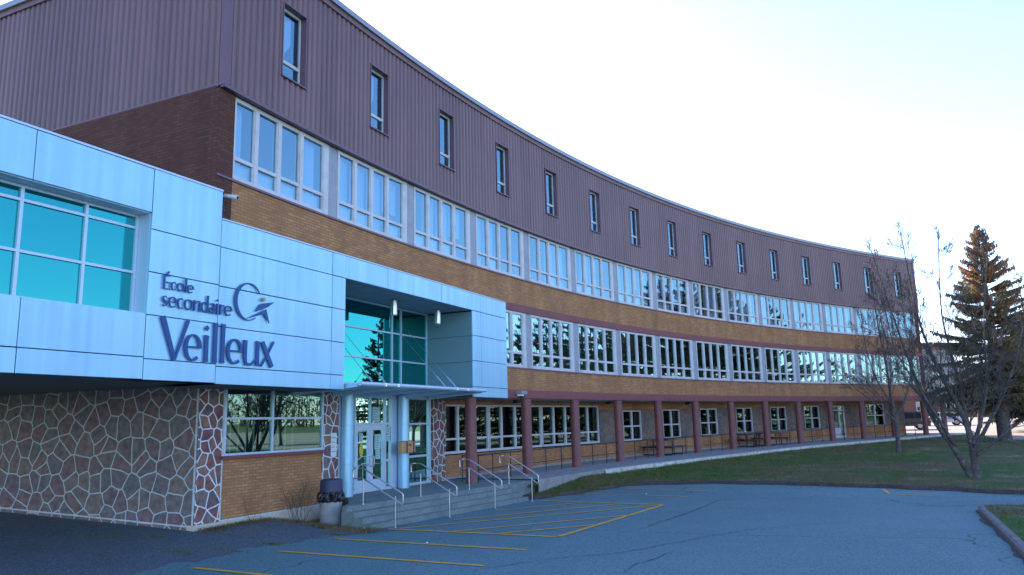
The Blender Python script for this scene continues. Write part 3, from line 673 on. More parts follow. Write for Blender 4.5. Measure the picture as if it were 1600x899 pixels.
for x, bb in ((7.50, -.55), (10.2, -.55)):
    lp = thing('pendant_lamp', 'left of two silver cylinder lamps hanging from the entrance recess ceiling' if x < 8 else 'right of two silver cylinder lamps, near the recess side wall', 'lamp', 'cylinder lamps in the entrance recess', at=loc(x, bb, 6.54))
    b = MB(); b.lathe(loc(x, bb, 0), [(.098, 6.04), (.11, 6.05), (.11, 6.50), (.10, 6.51)], 24); o = b.build('lamp_shade', M['steel'], lp, smooth=True); smooth_by_angle(o)
    b = MB(); b.lathe(loc(x, bb, 0), [(.03, 6.51), (.03, 6.545)], 10); b.build('mount', M['alu_frame'], lp)
    b = MB(); b.lathe(loc(x, bb, 0), [(.08, 6.03), (.08, 6.045)], 16); b.build('lens', M['white'], lp)

# ================================================================== WALL SIGN
sign = thing('wall_sign', 'navy raised letters École secondaire Veilleux with star emblem on metal panels', 'sign', at=loc(-.5, BF, 4.9))
SB = BF+.02
class Ink:
    def __init__(s): s.mb = MB(); s.k = 0
    def poly(s, pts, th=.02):
        s.k += 1; f = SB+th+.0006*(s.k % 40)
        n = len(pts); base = len(s.mb.v)
        s.mb.v += [tuple(loc(x, SB, z)) for x, z in pts]+[tuple(loc(x, f, z)) for x, z in pts]
        s.mb.f.append(tuple(base+i for i in range(n))); s.mb.f.append(tuple(base+n+i for i in range(n))[::-1])
        s.mb.uv += [[(0, 0)]*n]*2; s.mb.mi += [0, 0]
        for i in range(n):
            j = (i+1) % n; s.mb.f.append((base+i, base+j, base+n+j, base+n+i)); s.mb.uv.append([(0, 0)]*4); s.mb.mi.append(0)
    def ribbon(s, pts, ws):
        L, Rr = [], []
        for i, (x, z) in enumerate(pts):
            x0, z0 = pts[max(0, i-1)]; x1, z1 = pts[min(len(pts)-1, i+1)]
            dx, dz = x1-x0, z1-z0; l = math.hypot(dx, dz) or 1; nx, nz = -dz/l, dx/l; w = ws[i]/2
            L.append((x+nx*w, z+nz*w)); Rr.append((x-nx*w, z-nz*w))
        s.k += 1; f = SB+.02+.0006*(s.k % 40); base = len(s.mb.v); n = len(pts)
        for row in (L, Rr):
            for d in (SB, f): s.mb.v += [tuple(loc(x, d, z)) for x, z in row]
        a, b_, c, d = base, base+n, base+2*n, base+3*n    # L back, L front, R back, R front
        for i in range(n-1):
            for q in ((b_+i, b_+i+1, d+i+1, d+i), (a+i, a+i+1, b_+i+1, b_+i), (c+i, d+i, d+i+1, c+i+1)):
                s.mb.f.append(q); s.mb.uv.append([(0, 0)]*4); s.mb.mi.append(0)
        for i in (0, n-1): s.mb.f.append((a+i, b_+i, d+i, c+i)); s.mb.uv.append([(0, 0)]*4); s.mb.mi.append(0)
    def ring(s, cx, cz, rx, rz, a0, a1, thick, thin, tap0=False, tap1=False, tilt=0):
        n = 26; P, W = [], []
        for i in range(n+1):
            t_ = R(a0+(a1-a0)*i/n); x, z = rx*math.cos(t_), rz*math.sin(t_)
            P.append((cx+x, cz+z)); w = thin+(thick-thin)*abs(math.cos(t_+tilt))**1.3
            if tap0: w *= min(1, .25+i/n*4)
            if tap1: w *= min(1, .25+(n-i)/n*4)
            W.append(w)
        s.ribbon(P, W)
    def stem(s, x, z0, z1, w, flare=.18):
        h = w/2; e = h*(1+flare); s.poly([(x-e, z0), (x+e, z0), (x+h, z0+(z1-z0)*.18), (x+h, z0+(z1-z0)*.82), (x+e, z1), (x-e, z1+w*.12), (x-h, z0+(z1-z0)*.82), (x-h, z0+(z1-z0)*.18)])
def glyph(K, ch, x0, x1, zb, xh, cap, w):
    cx = (x0+x1)/2; rx = (x1-x0)/2-w*.35; cz = (zb+xh)/2; rz = (xh-zb)/2-w*.18; th = w*.38
    if ch == 'o': K.ring(cx, cz, rx, rz, 0, 360, w, th)
    elif ch == 'c': K.ring(cx+rx*.1, cz, rx, rz, 50, 305, w, th*.9)
    elif ch == 'e':
        K.ring(cx, cz, rx, rz, -2, 312, w*.95, th*.9, tap1=False)
        K.ribbon([(cx-rx*.9, cz+rz*.02), (cx+rx*1.18, cz+rz*.06)], [th*.95, th*.95])
    elif ch == 's':
        P = [(cx+rx*.8, cz+rz*.72), (cx+rx*.3, cz+rz*.98), (cx-rx*.35, cz+rz*.92), (cx-rx*.78, cz+rz*.52), (cx-rx*.3, cz+rz*.1), (cx+rx*.35, cz-rz*.12), (cx+rx*.82, cz-rz*.5), (cx+rx*.35, cz-rz*.92), (cx-rx*.35, cz-rz*.98), (cx-rx*.9, cz-rz*.68)]
        K.ribbon(P, [th, th, th*1.2, w*.8, w*1.05, w*1.05, w*.8, th*1.2, th, th])
    elif ch == 'n':
        K.stem(x0+w*.55, zb, xh, w); K.ribbon([(x0+w*.8, zb+(xh-zb)*.62), (x0+(x1-x0)*.45, xh-th*.6), (x1-w*.95, xh-w*.3), (x1-w*.55, xh-(xh-zb)*.3), (x1-w*.55, zb)], [th*.6, th*1.1, w*.8, w, w*1.1])
    elif ch == 'u':
        K.stem(x1-w*.55, zb, xh, w); K.ribbon([(x0+w*.55, xh), (x0+w*.55, zb+(xh-zb)*.3), (x0+w*.95, zb+w*.3), (x0+(x1-x0)*.52, zb+th*.4), (x1-w*.8, zb+(xh-zb)*.3)], [w*1.15, w, w*.8, th*1.1, th*.6])
    elif ch == 'd': K.ring(cx-w*.15, cz, rx-w*.1, rz, 40, 320, w, th); K.stem(x1-w*.5, zb, cap, w)
    elif ch == 'a':
        K.stem(x1-w*.55, zb, xh-w*.5, w); K.ribbon([(x0+w*.4, xh-w*.7), (cx-w*.2, xh-th*.5), (x1-w*.8, xh-w*.35), (x1-w*.55, xh-w*1.0)], [th, th*1.2, w*.8, w])
        K.ring(cx-w*.15, zb+(xh-zb)*.29, rx*.8, (xh-zb)*.26, 30, 330, w*.9, th)
    elif ch == 'l': K.stem(cx, zb, cap, w)
    elif ch == 'i':
        K.stem(cx, zb, xh, w); z = xh+(cap-xh)*.55; r = w*.62; K.poly([(cx-r, z-r*.2), (cx+r*.1, z-r), (cx+r, z+r*.2), (cx-r*.1, z+r)])
    elif ch == 'r': K.stem(x0+w*.55, zb, xh, w); K.ribbon([(x0+w*.8, zb+(xh-zb)*.62), (x0+(x1-x0)*.55, xh-th*.8), (x1, xh-th*.9)], [th*.6, th*1.3, w*.75])
    elif ch == 'x':
        K.ribbon([(x0+w*.5, xh), (x1-w*.5, zb)], [w*1.15, w*1.15]); K.ribbon([(x1-w*.1, xh+.04*(cap-zb)), (cx+w*.2, cz), (x0+w*.25, zb)], [th*1.5, th, th*1.2])
    elif ch == 'V':
        K.ribbon([(x0+w*.5, cap), (cx+w*.25, zb)], [w*1.25, w*.95]); K.ribbon([(x1-w*.25, cap-.02), (cx+w*.35, zb)], [w*.85, w*.5])
        K.poly([(cx-w*.25, zb), (cx+w*.62, zb), (cx+w*.5, zb+w*.9), (cx, zb+w*.9)])
    elif ch == 'E':
        K.stem(x0+w*.55, zb, cap, w, .1)
        for z in (zb+th*.5, (zb+cap)/2, cap-th*.5): K.ribbon([(x0+w*.6, z), (x1, z)], [th, th*1.2])
        K.poly([(cx-.012, cap+.018), (cx+.012, cap+.018), (cx+.065, cap+.085), (cx+.02, cap+.085)])
def word(name, letters, zb, xh, cap, w):
    K = Ink()
    for ch, x0, x1 in letters: glyph(K, ch, x0, x1, zb, xh, cap, w)
    K.mb.build(name, M['letter'], sign, recalc=True)
word('lettering', [('E', -2.05, -1.885), ('c', -1.875, -1.735), ('o', -1.725, -1.535), ('l', -1.525, -1.465), ('e', -1.465, -1.30)], 5.395, 5.565, 5.675, .036)
word('lettering', [('s', -2.07, -1.925), ('e', -1.905, -1.71), ('c', -1.70, -1.53), ('o', -1.52, -1.30), ('n', -1.28, -1.09), ('d', -1.08, -.89), ('a', -.88, -.71), ('i', -.70, -.60), ('r', -.585, -.46), ('e', -.45, -.23)], 5.04, 5.26, 5.40, .041)
word('lettering', [('V', -2.07, -1.37), ('e', -1.46, -1.03), ('i', -.98, -.81), ('l', -.74, -.58), ('l', -.53, -.37), ('e', -.33, .12), ('u', .15, .64), ('x', .68, 1.10)], 4.00, 4.555, 4.84, .096)
K = Ink(); K.ring(.27, 5.43, .39, .42, 32, 305, .085, .02, True, True); K.mb.build('emblem_ring', M['letter'], sign, recalc=True)
K = Ink()
K.poly([(.47, 5.225), (.60, 5.40), (.68, 5.44), (1.08, 5.525), (.86, 5.38), (.70, 5.31)])
K.poly([(.22, 5.04), (.82, 5.325), (.93, 5.005), (.73, 5.20)]); K.mb.build('emblem_star', M['letter'], sign, recalc=True)
K = Ink(); K.poly([(.71+.045*math.cos(R(i*24)), 5.54+.045*math.sin(R(i*24))) for i in range(15)], .06); K.mb.build('emblem_dot', M['gold'], sign, recalc=True)
# ================================================================== GROUND
import numpy as np
def ground_mat(name, layers, base, rough=.9, bump=(25, .4, .02)):
    return mat(name, base, rough, spec=.15, noise=layers, bump=bump)
M['grass'] = ground_mat('lawn_grass', [(.22, (.19, .135, .09), .42, .56), (1.3, (.06, .15, .038), .50, .75), (.6, (.30, .28, .16), .54, .70), (9, (.10, .11, .06), .45, .8)], (.06, .15, .038), bump=(40, .9, .05))
def asphalt(name, c, c2, c3, crack):
    m = mat(name, c, .82, spec=.35, noise=[(.25, c2, .35, .7), (2.2, c3, .5, .85), (.55, tuple(x*.74 for x in c), .56, .74), (.12, tuple(x*1.22 for x in c), .5, .7), (1.4, tuple(x*.55 for x in c), .70, .76), (11, tuple(x*.66 for x in c), .50, .66), (28, tuple(x*1.75 for x in c), .53, .68)], bump=(90, .35, .006))
    t = m.node_tree; b = t.nodes['Principled BSDF']; tc = t.nodes.new('ShaderNodeTexCoord')
    nz = t.nodes.new('ShaderNodeTexNoise'); nz.inputs['Scale'].default_value = .8; nz.inputs['Detail'].default_value = 6; t.links.new(tc.outputs['Object'], nz.inputs['Vector'])
    ad = t.nodes.new('ShaderNodeVectorMath'); ad.operation = 'MULTIPLY_ADD'; ad.inputs[1].default_value = (1.6, 1.6, 0); t.links.new(nz.outputs['Color'], ad.inputs[0]); t.links.new(tc.outputs['Object'], ad.inputs[2])
    v = t.nodes.new('ShaderNodeTexVoronoi'); v.voronoi_dimensions = '2D'; v.feature = 'DISTANCE_TO_EDGE'; v.inputs['Scale'].default_value = crack; t.links.new(ad.outputs[0], v.inputs['Vector'])
    mr = t.nodes.new('ShaderNodeMapRange'); mr.inputs[1].default_value = .0003; mr.inputs[2].default_value = .0022; t.links.new(v.outputs['Distance'], mr.inputs[0])
    n3 = t.nodes.new('ShaderNodeTexNoise'); n3.inputs['Scale'].default_value = .35; t.links.new(tc.outputs['Object'], n3.inputs['Vector'])
    m3 = t.nodes.new('ShaderNodeMapRange'); m3.inputs[1].default_value = .53; m3.inputs[2].default_value = .58; t.links.new(n3.outputs[0], m3.inputs[0])
    mm = t.nodes.new('ShaderNodeMath'); mm.operation = 'MAXIMUM'; t.links.new(mr.outputs[0], mm.inputs[0]); t.links.new(m3.outputs[0], mm.inputs[1])
    mx = t.nodes.new('ShaderNodeMix'); mx.data_type = 'RGBA'; src = b.inputs['Base Color'].links[0].from_socket
    t.links.new(mm.outputs[0], mx.inputs[0]); mx.inputs[6].default_value = (.035, .045, .05, 1); t.links.new(src, mx.inputs[7]); t.links.new(mx.outputs[2], b.inputs['Base Color'])
    return m
M['asphalt'] = asphalt('parking_asphalt', (.118, .215, .222), (.09, .176, .19), (.148, .24, .24), .09)
M['asphalt_dark'] = asphalt('older_dark_asphalt', (.105, .14, .158), (.085, .115, .13), (.125, .155, .165), .13)
M['street'] = asphalt('street_asphalt', (.36, .28, .21), (.31, .24, .18), (.40, .31, .23), .06)
M['yellow'] = mat('worn_yellow_paint', (.80, .42, .04), .7, noise=[(14, (.28, .22, .12), .58, .8), (2, (.66, .34, .03), .4, .7)])
M['curb'] = mat('worn_curb_concrete', (.17, .165, .16), .85, noise=[(5, (.11, .105, .10), .4, .7), (30, (.22, .21, .2), .5, .8)], bump=(25, .5, .02))
def sheet(name, m, P, n1, n2, zf, kind='structure', smooth=True):
    """P(u,v) -> (x, y) ; zf(x, y, u, v) -> z"""
    g = MB()
    for j in range(n2+1):
        for i in range(n1+1):
            u_, v_ = i/n1, j/n2; x, y = P(u_, v_); g.v.append((x, y, zf(x, y, u_, v_)))
    for j in range(n2):
        for i in range(n1):
            a = j*(n1+1)+i; g.f.append((a, a+1, a+n1+2, a+n1+1)); g.uv.append([(0, 0)]*4); g.mi.append(0)
    o = g.build(name, m, smooth=smooth); o['kind'] = kind; return o
def nl(t_, lo, mid0, mid1, hi):   # fine spacing in the middle, coarse outside
    if t_ < .08: f = 1-t_/.08; return mid0+(lo-mid0)*f*f
    if t_ > .92: f = (t_-.92)/.08; return mid1+(hi-mid1)*f*f
    return mid0+(mid1-mid0)*(t_-.08)/.84
def dip(x, y):   # stay just below paved sheets
    return G(x, y)-.06
sheet('ground', M['grass'], lambda u_, v_: (nl(u_, -1500, -60, 120, 1500), nl(v_, -1200, -20, 130, 1600)), 120, 110, lambda x, y, a, b: dip(x, y))
sheet('parking_lot', M['asphalt'], lambda u_, v_: tuple(loc(-38+80*u_, -14+54*v_).to_2d()), 160, 108, lambda x, y, a, b: G(x, y))
def poly_curve(pts, n, closed=False):
    """Catmull-Rom sampling of 2D points, evenly by length"""
    P = [Vector(p) for p in pts]; out = []
    for i in range(len(P)-1):
        p0 = P[max(0, i-1)]; p1 = P[i]; p2 = P[i+1]; p3 = P[min(len(P)-1, i+2)]
        for j in range(12):
            t_ = j/12; out.append(.5*((2*p1)+(-p0+p2)*t_+(2*p0-5*p1+4*p2-p3)*t_**2+(-p0+3*p1-3*p2+p3)*t_**3))
    out.append(P[-1]); L = [0]
    for a, b in zip(out[:-1], out[1:]): L.append(L[-1]+(b-a).length)
    res = []; q = 0
    for i in range(n+1):
        s = L[-1]*i/n
        while q < len(L)-2 and L[q+1] < s: q += 1
        f = (s-L[q])/max(1e-9, L[q+1]-L[q]); res.append(out[q].lerp(out[q+1], min(1, f)))
    return res
def jag(C_, amp, seed):
    r = random.Random(seed); ph = [r.random()*6 for _ in range(4)]; return [p+Vector((math.sin(i*.9+ph[0])+math.sin(i*2.3+ph[1])*.6, math.sin(i*.7+ph[2])+.7*math.sin(i*2.9+ph[3])))*amp for i, p in enumerate(C_)]
def edge_dr(k):
    T = [(3.0, 1.72), (3.4, 1.8), (4.5, 1.92), (6, 2.4), (8, 2.65), (10, 2.3), (11.5, 2.2), (13, 1.85), (14.5, 1.2), (16.5, .7)]
    for (a, p), (b, q) in zip(T[:-1], T[1:]):
        if k <= b: return p+(q-p)*(k-a)/(b-a)
    return T[-1][1]
# terrace slab
te = MB(); n = 70
for i in range(n):
    ka, kb = 3.3+13.0*i/n, 3.3+13.0*(i+1)/n
    A = [arc(ka, -1.62), arc(kb, -1.62), arc(kb, edge_dr(kb)), arc(ka, edge_dr(ka))]
    te.quad([A[0]+Vector((0, 0, TK(ka))), A[3]+Vector((0, 0, TK(ka))), A[2]+Vector((0, 0, TK(kb))), A[1]+Vector((0, 0, TK(kb)))])
    te.quad([A[3]+Vector((0, 0, -.4)), A[2]+Vector((0, 0, -.4)), A[2]+Vector((0, 0, TK(kb))), A[3]+Vector((0, 0, TK(ka)))])
A = [arc(16.3, -9), arc(16.3, edge_dr(16.3)), arc(15.0, -1.62), arc(15.0, -9)]
te.quad([A[0]+Vector((0, 0, TK(16)-.005)), A[1]+Vector((0, 0, TK(16)-.005)), A[2]+Vector((0, 0, TK(16)-.005)), A[3]+Vector((0, 0, TK(16)-.005))])
struct(te.build('terrace', M['concrete']))
# chipped white-washed edge of the terrace
random.seed(3); te = MB(); prev = None; n = 420
for i in range(n+1):
    k = 4.6+11.4*i/n; hz = .13+.05*math.sin(i*.21)+.03*random.random(); d = edge_dr(k)+.02+.02*random.random()
    z = TK(k); cur = [arc(k, edge_dr(k)-.03, z+.006), arc(k, d, z-.02-.012*random.random()), arc(k, d+.03, z-hz), arc(k, edge_dr(k)-.02, z-hz-.25)]
    if prev:
        for j in range(3): te.quad([prev[j], cur[j], cur[j+1], prev[j+1]])
    prev = cur
struct(te.build('terrace_edge', mat('chipped_lime_wash', (.60, .60, .52), .9, noise=[(4, (.30, .27, .19), .5, .65), (1.2, (.45, .47, .42), .4, .7)], bump=(12, .6, .03))))
# landing and steps
fl = lambda a: .42+.150*(a-4.0)
bt = lambda a: 1.40+.125*(a-4.0)
def ramp_prism(mb, a0, a1, fb, z0, z1, n=10):
    for i in range(n):
        x0, x1 = a0+(a1-a0)*i/n, a0+(a1-a0)*(i+1)/n
        mb.hexa([loc(x0, -1.62, z0), loc(x1, -1.62, z0), loc(x1, fb(x1), z0), loc(x0, fb(x0), z0), loc(x0, -1.62, z1), loc(x1, -1.62, z1), loc(x1, fb(x1), z1), loc(x0, fb(x0), z1)]) if False else None
    P = [(6.35, -1.62), (a1, -1.62)]+[(a1+(a0-a1)*i/n, fb(a1+(a0-a1)*i/n)) for i in range(n+1)]+[(a0+.02, .26), (4.5, .05), (5.75, -.9), (6.0, -1.25)]
    top = [loc(x, y, z1) for x, y in P]; bot = [loc(x, y, z0) for x, y in P]
    mb.quad(top, [(x, y) for x, y in P]); mb.quad(bot[::-1])
    for i in range(len(P)):
        j = (i+1) % len(P); mb.quad([bot[i], bot[j], top[j], top[i]])
steps = thing('entrance_steps', 'wide grey concrete entrance steps of four risers below the glass doors', 'steps', at=loc(7.5, 1, 0))
st = MB(); ramp_prism(st, 3.95, 13.2, lambda a: fl(a) if a < 11.2 else fl(11.2)+(a-11.2)*.12, -.3, .565); o = st.build('landing', M['step_concrete'], steps, bevel=.012)
for i in range(1, 4):
    f_ = i/4; st = MB(); ramp_prism(st, 3.9+.02*i, 11.18+.10*i, lambda a: fl(a)+(bt(a)-fl(a))*f_*1.0+.02, -.3, .565-.1425*i)
    st.build('step', M['step_concrete'], steps, bevel=.012)
# lawn between terrace and lot
outer = [(-.45, 28.6), (.1, 27.6), (.75, 27.15), (2.13, 28.57), (3.4, 30.0), (4.7, 31.1), (7.33, 30.9), (9.5, 29.88), (11.36, 28.5), (13.01, 27.15), (14.41, 25.75), (15.61, 24.42), (21, 18.3), (30, 8), (42, -4)]
inner = [tuple(arc(k, edge_dr(k)-.03).to_2d()) for k in (3.2, 3.3, 3.5, 4, 5, 6, 8, 10, 12, 14, 15.5, 16.3)]+[(34.4, 58.8), (32.4, 56.2), (31.9, 53.5), (33.6, 49.5), (37.5, 43.5), (44, 34), (56, 18), (70, 2)]
OC, IC = jag(poly_curve(outer, 200), .045, 4), poly_curve(inner, 200)
# pair by matching parameter, lawn rises towards the terrace
def lawn_xy(u_, v_):
    t_ = u_**1.0; so = t_; si = t_
    i = min(199, int(so*200)); f = so*200-i; a = OC[i].lerp(OC[i+1], f)
    q = u_*200; i = min(199, int(q)); f = q-i; b = IC[i].lerp(IC[i+1], f)
    p = a.lerp(b, v_); return p.x, p.y
def terr_h(u_):
    q = u_*200; i = min(199, int(q)); b = IC[i]
    # nearest k
    best = min((( (arc(k, edge_dr(k)).to_2d()-b).length, k) for k in [3.2+.25*j for j in range(53)]))
    return (TK(best[1])-.17) if best[0] < 1.2 else None
_th = [terr_h(i/200) for i in range(201)]
def lawn_z(x, y, u_, v_):
    g = G(x, y); i = min(200, int(round(u_*200))); t_ = _th[i]
    g0 = g+.012+.07*min(1, v_*8)+.03*math.sin(x*.9)*math.sin(y*.7)*min(1, v_*4)
    if t_ is not None: w_ = v_**1.6 if v_ < 1 else 1; g0 = g0*(1-w_)+max(g0, t_)*w_
    elif i > 150 or (i > 118): g0 = g0*(1-v_**4)+(g+.03)*v_**4
    return g0
lawn = sheet('lawn', M['grass'], lawn_xy, 200, 36, lawn_z)
JO = jag(OC, .05, 8)
def soil_xy(u_, v_):
    q = u_*200; i = min(199, int(q)); f = q-i; a = JO[i].lerp(JO[i+1], f); b = IC[i].lerp(IC[i+1], f); d = (b-a).normalized(); n_ = a+d*(-.16+(.36+.16*math.sin(i*.33)+.1*math.sin(i*1.7))*v_); return n_.x, n_.y
struct(sheet('soil_edge', mat('bare_soil', (.075, .055, .045), .95, noise=[(3, (.05, .04, .035), .4, .6), (14, (.13, .11, .07), .55, .7)], bump=(18, .8, .04)), soil_xy, 400, 4, lambda x, y, a, b: G(x, y)+(.012, .075, .115, .118, .06)[int(round(b*4))]))
# street beyond
near = [(31.8, 61.5), (32.2, 58.5), (31.6, 56), (31.9, 53.2), (33.6, 49.2), (37.5, 43.2), (44, 33.7), (56, 17.8), (70, 1.8)]
near = [tuple(arc(16.35, -12).to_2d()), (36.5, 63.0), (34.3, 58.6), (33.4, 55.5), (34.2, 52.2), (36.2, 49), (39.5, 44), (46, 34.7), (58, 18.8), (72, 2.8)]
far = [(48, 128), (58, 120), (64, 112), (70, 103), (76, 95), (82, 87), (90, 76), (98, 64), (110, 46), (122, 28)]
NC, FC = poly_curve(near, 60), poly_curve(far, 60)
def st_xy(u_, v_):
    q = u_*60; i = min(59, int(q)); f = q-i; p = NC[i].lerp(NC[i+1], f).lerp(FC[i].lerp(FC[i+1], f), v_); return p.x, p.y
sheet('street', M['street'], st_xy, 60, 24, lambda x, y, a, b: G(x, y)+.02)
def walk_xy(u_, v_):
    q = u_*60; i = min(59, int(q)); f = q-i; a = NC[i].lerp(NC[i+1], f); b = FC[i].lerp(FC[i+1], f); p = a.lerp(b, .30+.035*v_); return p.x, p.y
sheet('road_marking', mat('faded_white_line', (.5, .5, .48), .7), lambda a, b: (lambda u_, v_: (lambda q: (NC[min(59, int(q))].lerp(NC[min(59, int(q))+1], q-min(59, int(q))).lerp(FC[min(59, int(q))].lerp(FC[min(59, int(q))+1], q-min(59, int(q))), .30+.003*v_)))(u_*60))(a, b), 60, 1, lambda x, y, a, b: G(x, y)+.026)
# dark older asphalt by the building
dk = [(-3.06, 20.0), (-4.1, 19.35), (-5.2, 18.2), (-5.9, 17.2), (-6.4, 16.1), (-7.1, 14.6), (-7.9, 12.5), (-9, 9)]
DK = poly_curve(dk, 60)
def dk_xy(u_, v_):
    q = u_*60; i = min(59, int(q)); p = DK[i].lerp(DK[min(60, i+1)], q-i)
    a, b = tolocal(p.x, p.y); wob = .10*math.sin(u_*37)+.06*math.sin(u_*91+1)
    far_b = -13.0; a2 = a-.4-13*max(0, 1-u_)*.0
    tgt = loc(-1.0-16*u_ if u_ > .25 else 5.6-6.6*u_/.25, -13 if u_ > .25 else -1.9-11.1*(u_/.25)**1.5).to_2d()
    s = p+N.to_2d()*wob; r = s.lerp(tgt, v_); return r.x, r.y
sheet('dark_asphalt_patch', M['asphalt_dark'], dk_xy, 120, 40, lambda x, y, a, b: G(x, y)+.006)
# traffic island with a kerb, bottom right
isl = [loc(-14, 15.15), loc(4, 15.15), loc(9, 15.15), loc(11.2, 15.15), loc(11.75, 15.28), loc(12.0, 15.7), loc(12.1, 17), loc(12.3, 22), loc(12.6, 40)]
IS = poly_curve([p.to_2d() for p in isl], 160)
def offs(C_, d):
    out = []
    for i, p in enumerate(C_):
        t_ = (C_[min(len(C_)-1, i+1)]-C_[max(0, i-1)]).normalized(); out.append(p+Vector((t_.y, -t_.x))*d)
    return out
IO = offs(IS, .16)
kb = MB(); random.seed(5)
rows = []
for i, (p, q) in enumerate(zip(IS, IO)):
    j = .008*random.random(); g = G(p.x, p.y); m_ = p.lerp(q, .3)
    rows.append([(p.x, p.y, g-.05), (p.x, p.y, g+.10+j), (m_.x, m_.y, g+.135+j), (q.x, q.y, g+.135+j), (q.x, q.y, g+.05)])
for a, b in zip(rows[:-1], rows[1:]):
    for j in range(4): kb.quad([a[j], b[j], b[j+1], a[j+1]])
struct(kb.build('kerb', M['curb'], smooth=True))
def isl_xy(u_, v_):
    q = u_*160; i = min(159, int(q)); p = IO[i].lerp(IO[i+1], q-i); tgt = loc(-14+20*u_, 40).to_2d() if True else None
    r = p.lerp(tgt, v_); return r.x, r.y
sheet('island_lawn', M['grass'], isl_xy, 160, 24, lambda x, y, a, b: G(x, y)+.115+.05*min(1, b*12)+.02*math.sin(x*2)*math.sin(y*2.3))
def crack(pts, wd, seed):
    r_ = random.Random(seed); C_ = poly_curve(pts, int(sum((Vector(a)-Vector(b)).length for a, b in zip(pts[:-1], pts[1:]))/.12)); g = MB(); pl = None; off = 0
    for i, p in enumerate(C_):
        t_ = (C_[min(len(C_)-1, i+1)]-C_[max(0, i-1)]).normalized(); off = off*.85+r_.gauss(0, .022); w_ = wd*r_.uniform(.3, 1.3)*min(1, i/8, (len(C_)-1-i)/8); n_ = Vector((-t_.y, t_.x)); c = p+n_*off
        cur = [(c+n_*s*w_/2) for s in (-1, 1)]; cur = [(v.x, v.y, G(v.x, v.y)+.008) for v in cur]
        if pl: g.quad([pl[0], cur[0], cur[1], pl[1]])
        pl = cur
    return struct(g.build('pavement_crack', mcrack))
mcrack = mat('crack_dirt', (.045, .06, .065), .95)
crack([(-.9, 14.3), (.6, 15.3), (2.2, 16.0), (3.8, 17.4), (5.6, 18.6), (8.6, 19.6)], .022, 1); crack([(2.8, 18.9), (4.3, 21.5), (6.2, 24.6), (7.0, 25.6)], .03, 2)
crack([(5.0, 24.9), (6.4, 25.3), (8.2, 25.4), (11, 24.6)], .03, 3); crack([(5.6, 27.2), (6.2, 27.9), (6.1, 29.0), (6.8, 30.4)], .035, 4); crack([(1.6, 13.6), (2.1, 14.6), (2.9, 15.5), (3.3, 16.2)], .02, 5)
crack([(10.4, 22.9), (12.2, 22.2), (13.6, 22.4), (15.0, 21.4)], .035, 6); crack([(-2.3, 16.4), (-1.6, 15.4), (-.6, 15.0)], .02, 7)
GI = jag(offs(IS, -.07), .03, 3)
def grit_xy(u_, v_):
    q = u_*160; i = min(159, int(q)); p = GI[i].lerp(GI[i+1], q-i); s_ = IS[i].lerp(IS[i+1], q-i); r_ = s_.lerp(p, v_*(1+.9*math.sin(i*.53)*math.sin(i*.19))); return r_.x, r_.y
sheet('gutter_dirt', mat('gutter_grit', (.07, .065, .06), .95, noise=[(7, (.12, .11, .09), .5, .7)], bump=(30, .8, .01)), grit_xy, 320, 2, lambda x, y, a, b: G(x, y)+.009)
# painted lines on the lot
def stripe(name, pts, wd, m='yellow'):
    g = MB()
    for (x0, y0), (x1, y1) in zip(pts[:-1], pts[1:]):
        a, b = Vector((x0, y0)), Vector((x1, y1)); d = (b-a).normalized(); nn = Vector((-d.y, d.x))*wd/2; L = (b-a).length; n_ = max(1, int(L/.5))
        for i in range(n_):
            p, q = a.lerp(b, i/n_), a.lerp(b, (i+1)/n_)
            g.quad([(v.x, v.y, G(v.x, v.y)+.010) for v in (p-nn, q-nn, q+nn, p+nn)])
    return struct(g.build(name, M[m]))
L2 = lambda a, b: tuple(loc(a, b).to_2d())
stripe('painted_parking_line', [(-6.22, 15.34), (-3.1, 13.65)], .12)
stripe('painted_parking_line', [(-5.12, 17.1), (-.63, 14.81)], .12)
stripe('painted_parking_line', [(-4.19, 18.68), (.16, 16.49)], .12)
g_ = [((-3.24, 20.22), (.88, 18.2)), ((.93, 18.24), (4.47, 24.23)), ((4.42, 24.28), (.85, 26.38))]
for p, q in g_: stripe('painted_parking_line', [p, q], .13)
for p, q in (((-3.0, 20.27), (4.2, 24.1)), ((-1.6, 19.5), (3.07, 21.9)), ((-.4, 18.98), (1.98, 20.1)), ((-1.73, 21.78), (3.22, 24.85)), ((-.64, 23.78), (2.1, 25.5))): stripe('painted_parking_line', [p, q], .10)
for p, q in (((2.4, 28.6), (5.71, 26.46)), ((4.0, 30.0), (6.88, 28.15)), ((12.49, 26.99), (12.04, 25.6)), ((12.04, 25.6), (13.07, 24.83))): stripe('painted_parking_line', [p, q], .09)
g = MB()
for (x, y) in ((-4.22, 18.72), (-3.2, 20.18)):
    g.quad([(x+.09*math.cos(i*.7+.3)*(1+.2*math.sin(i*5)), y+.07*math.sin(i*.7+.3), G(x, y)+.013) for i in range(9)])
struct(g.build('paint_blob', mat('fresh_yellow_paint', (.75, .42, .03), .5)))
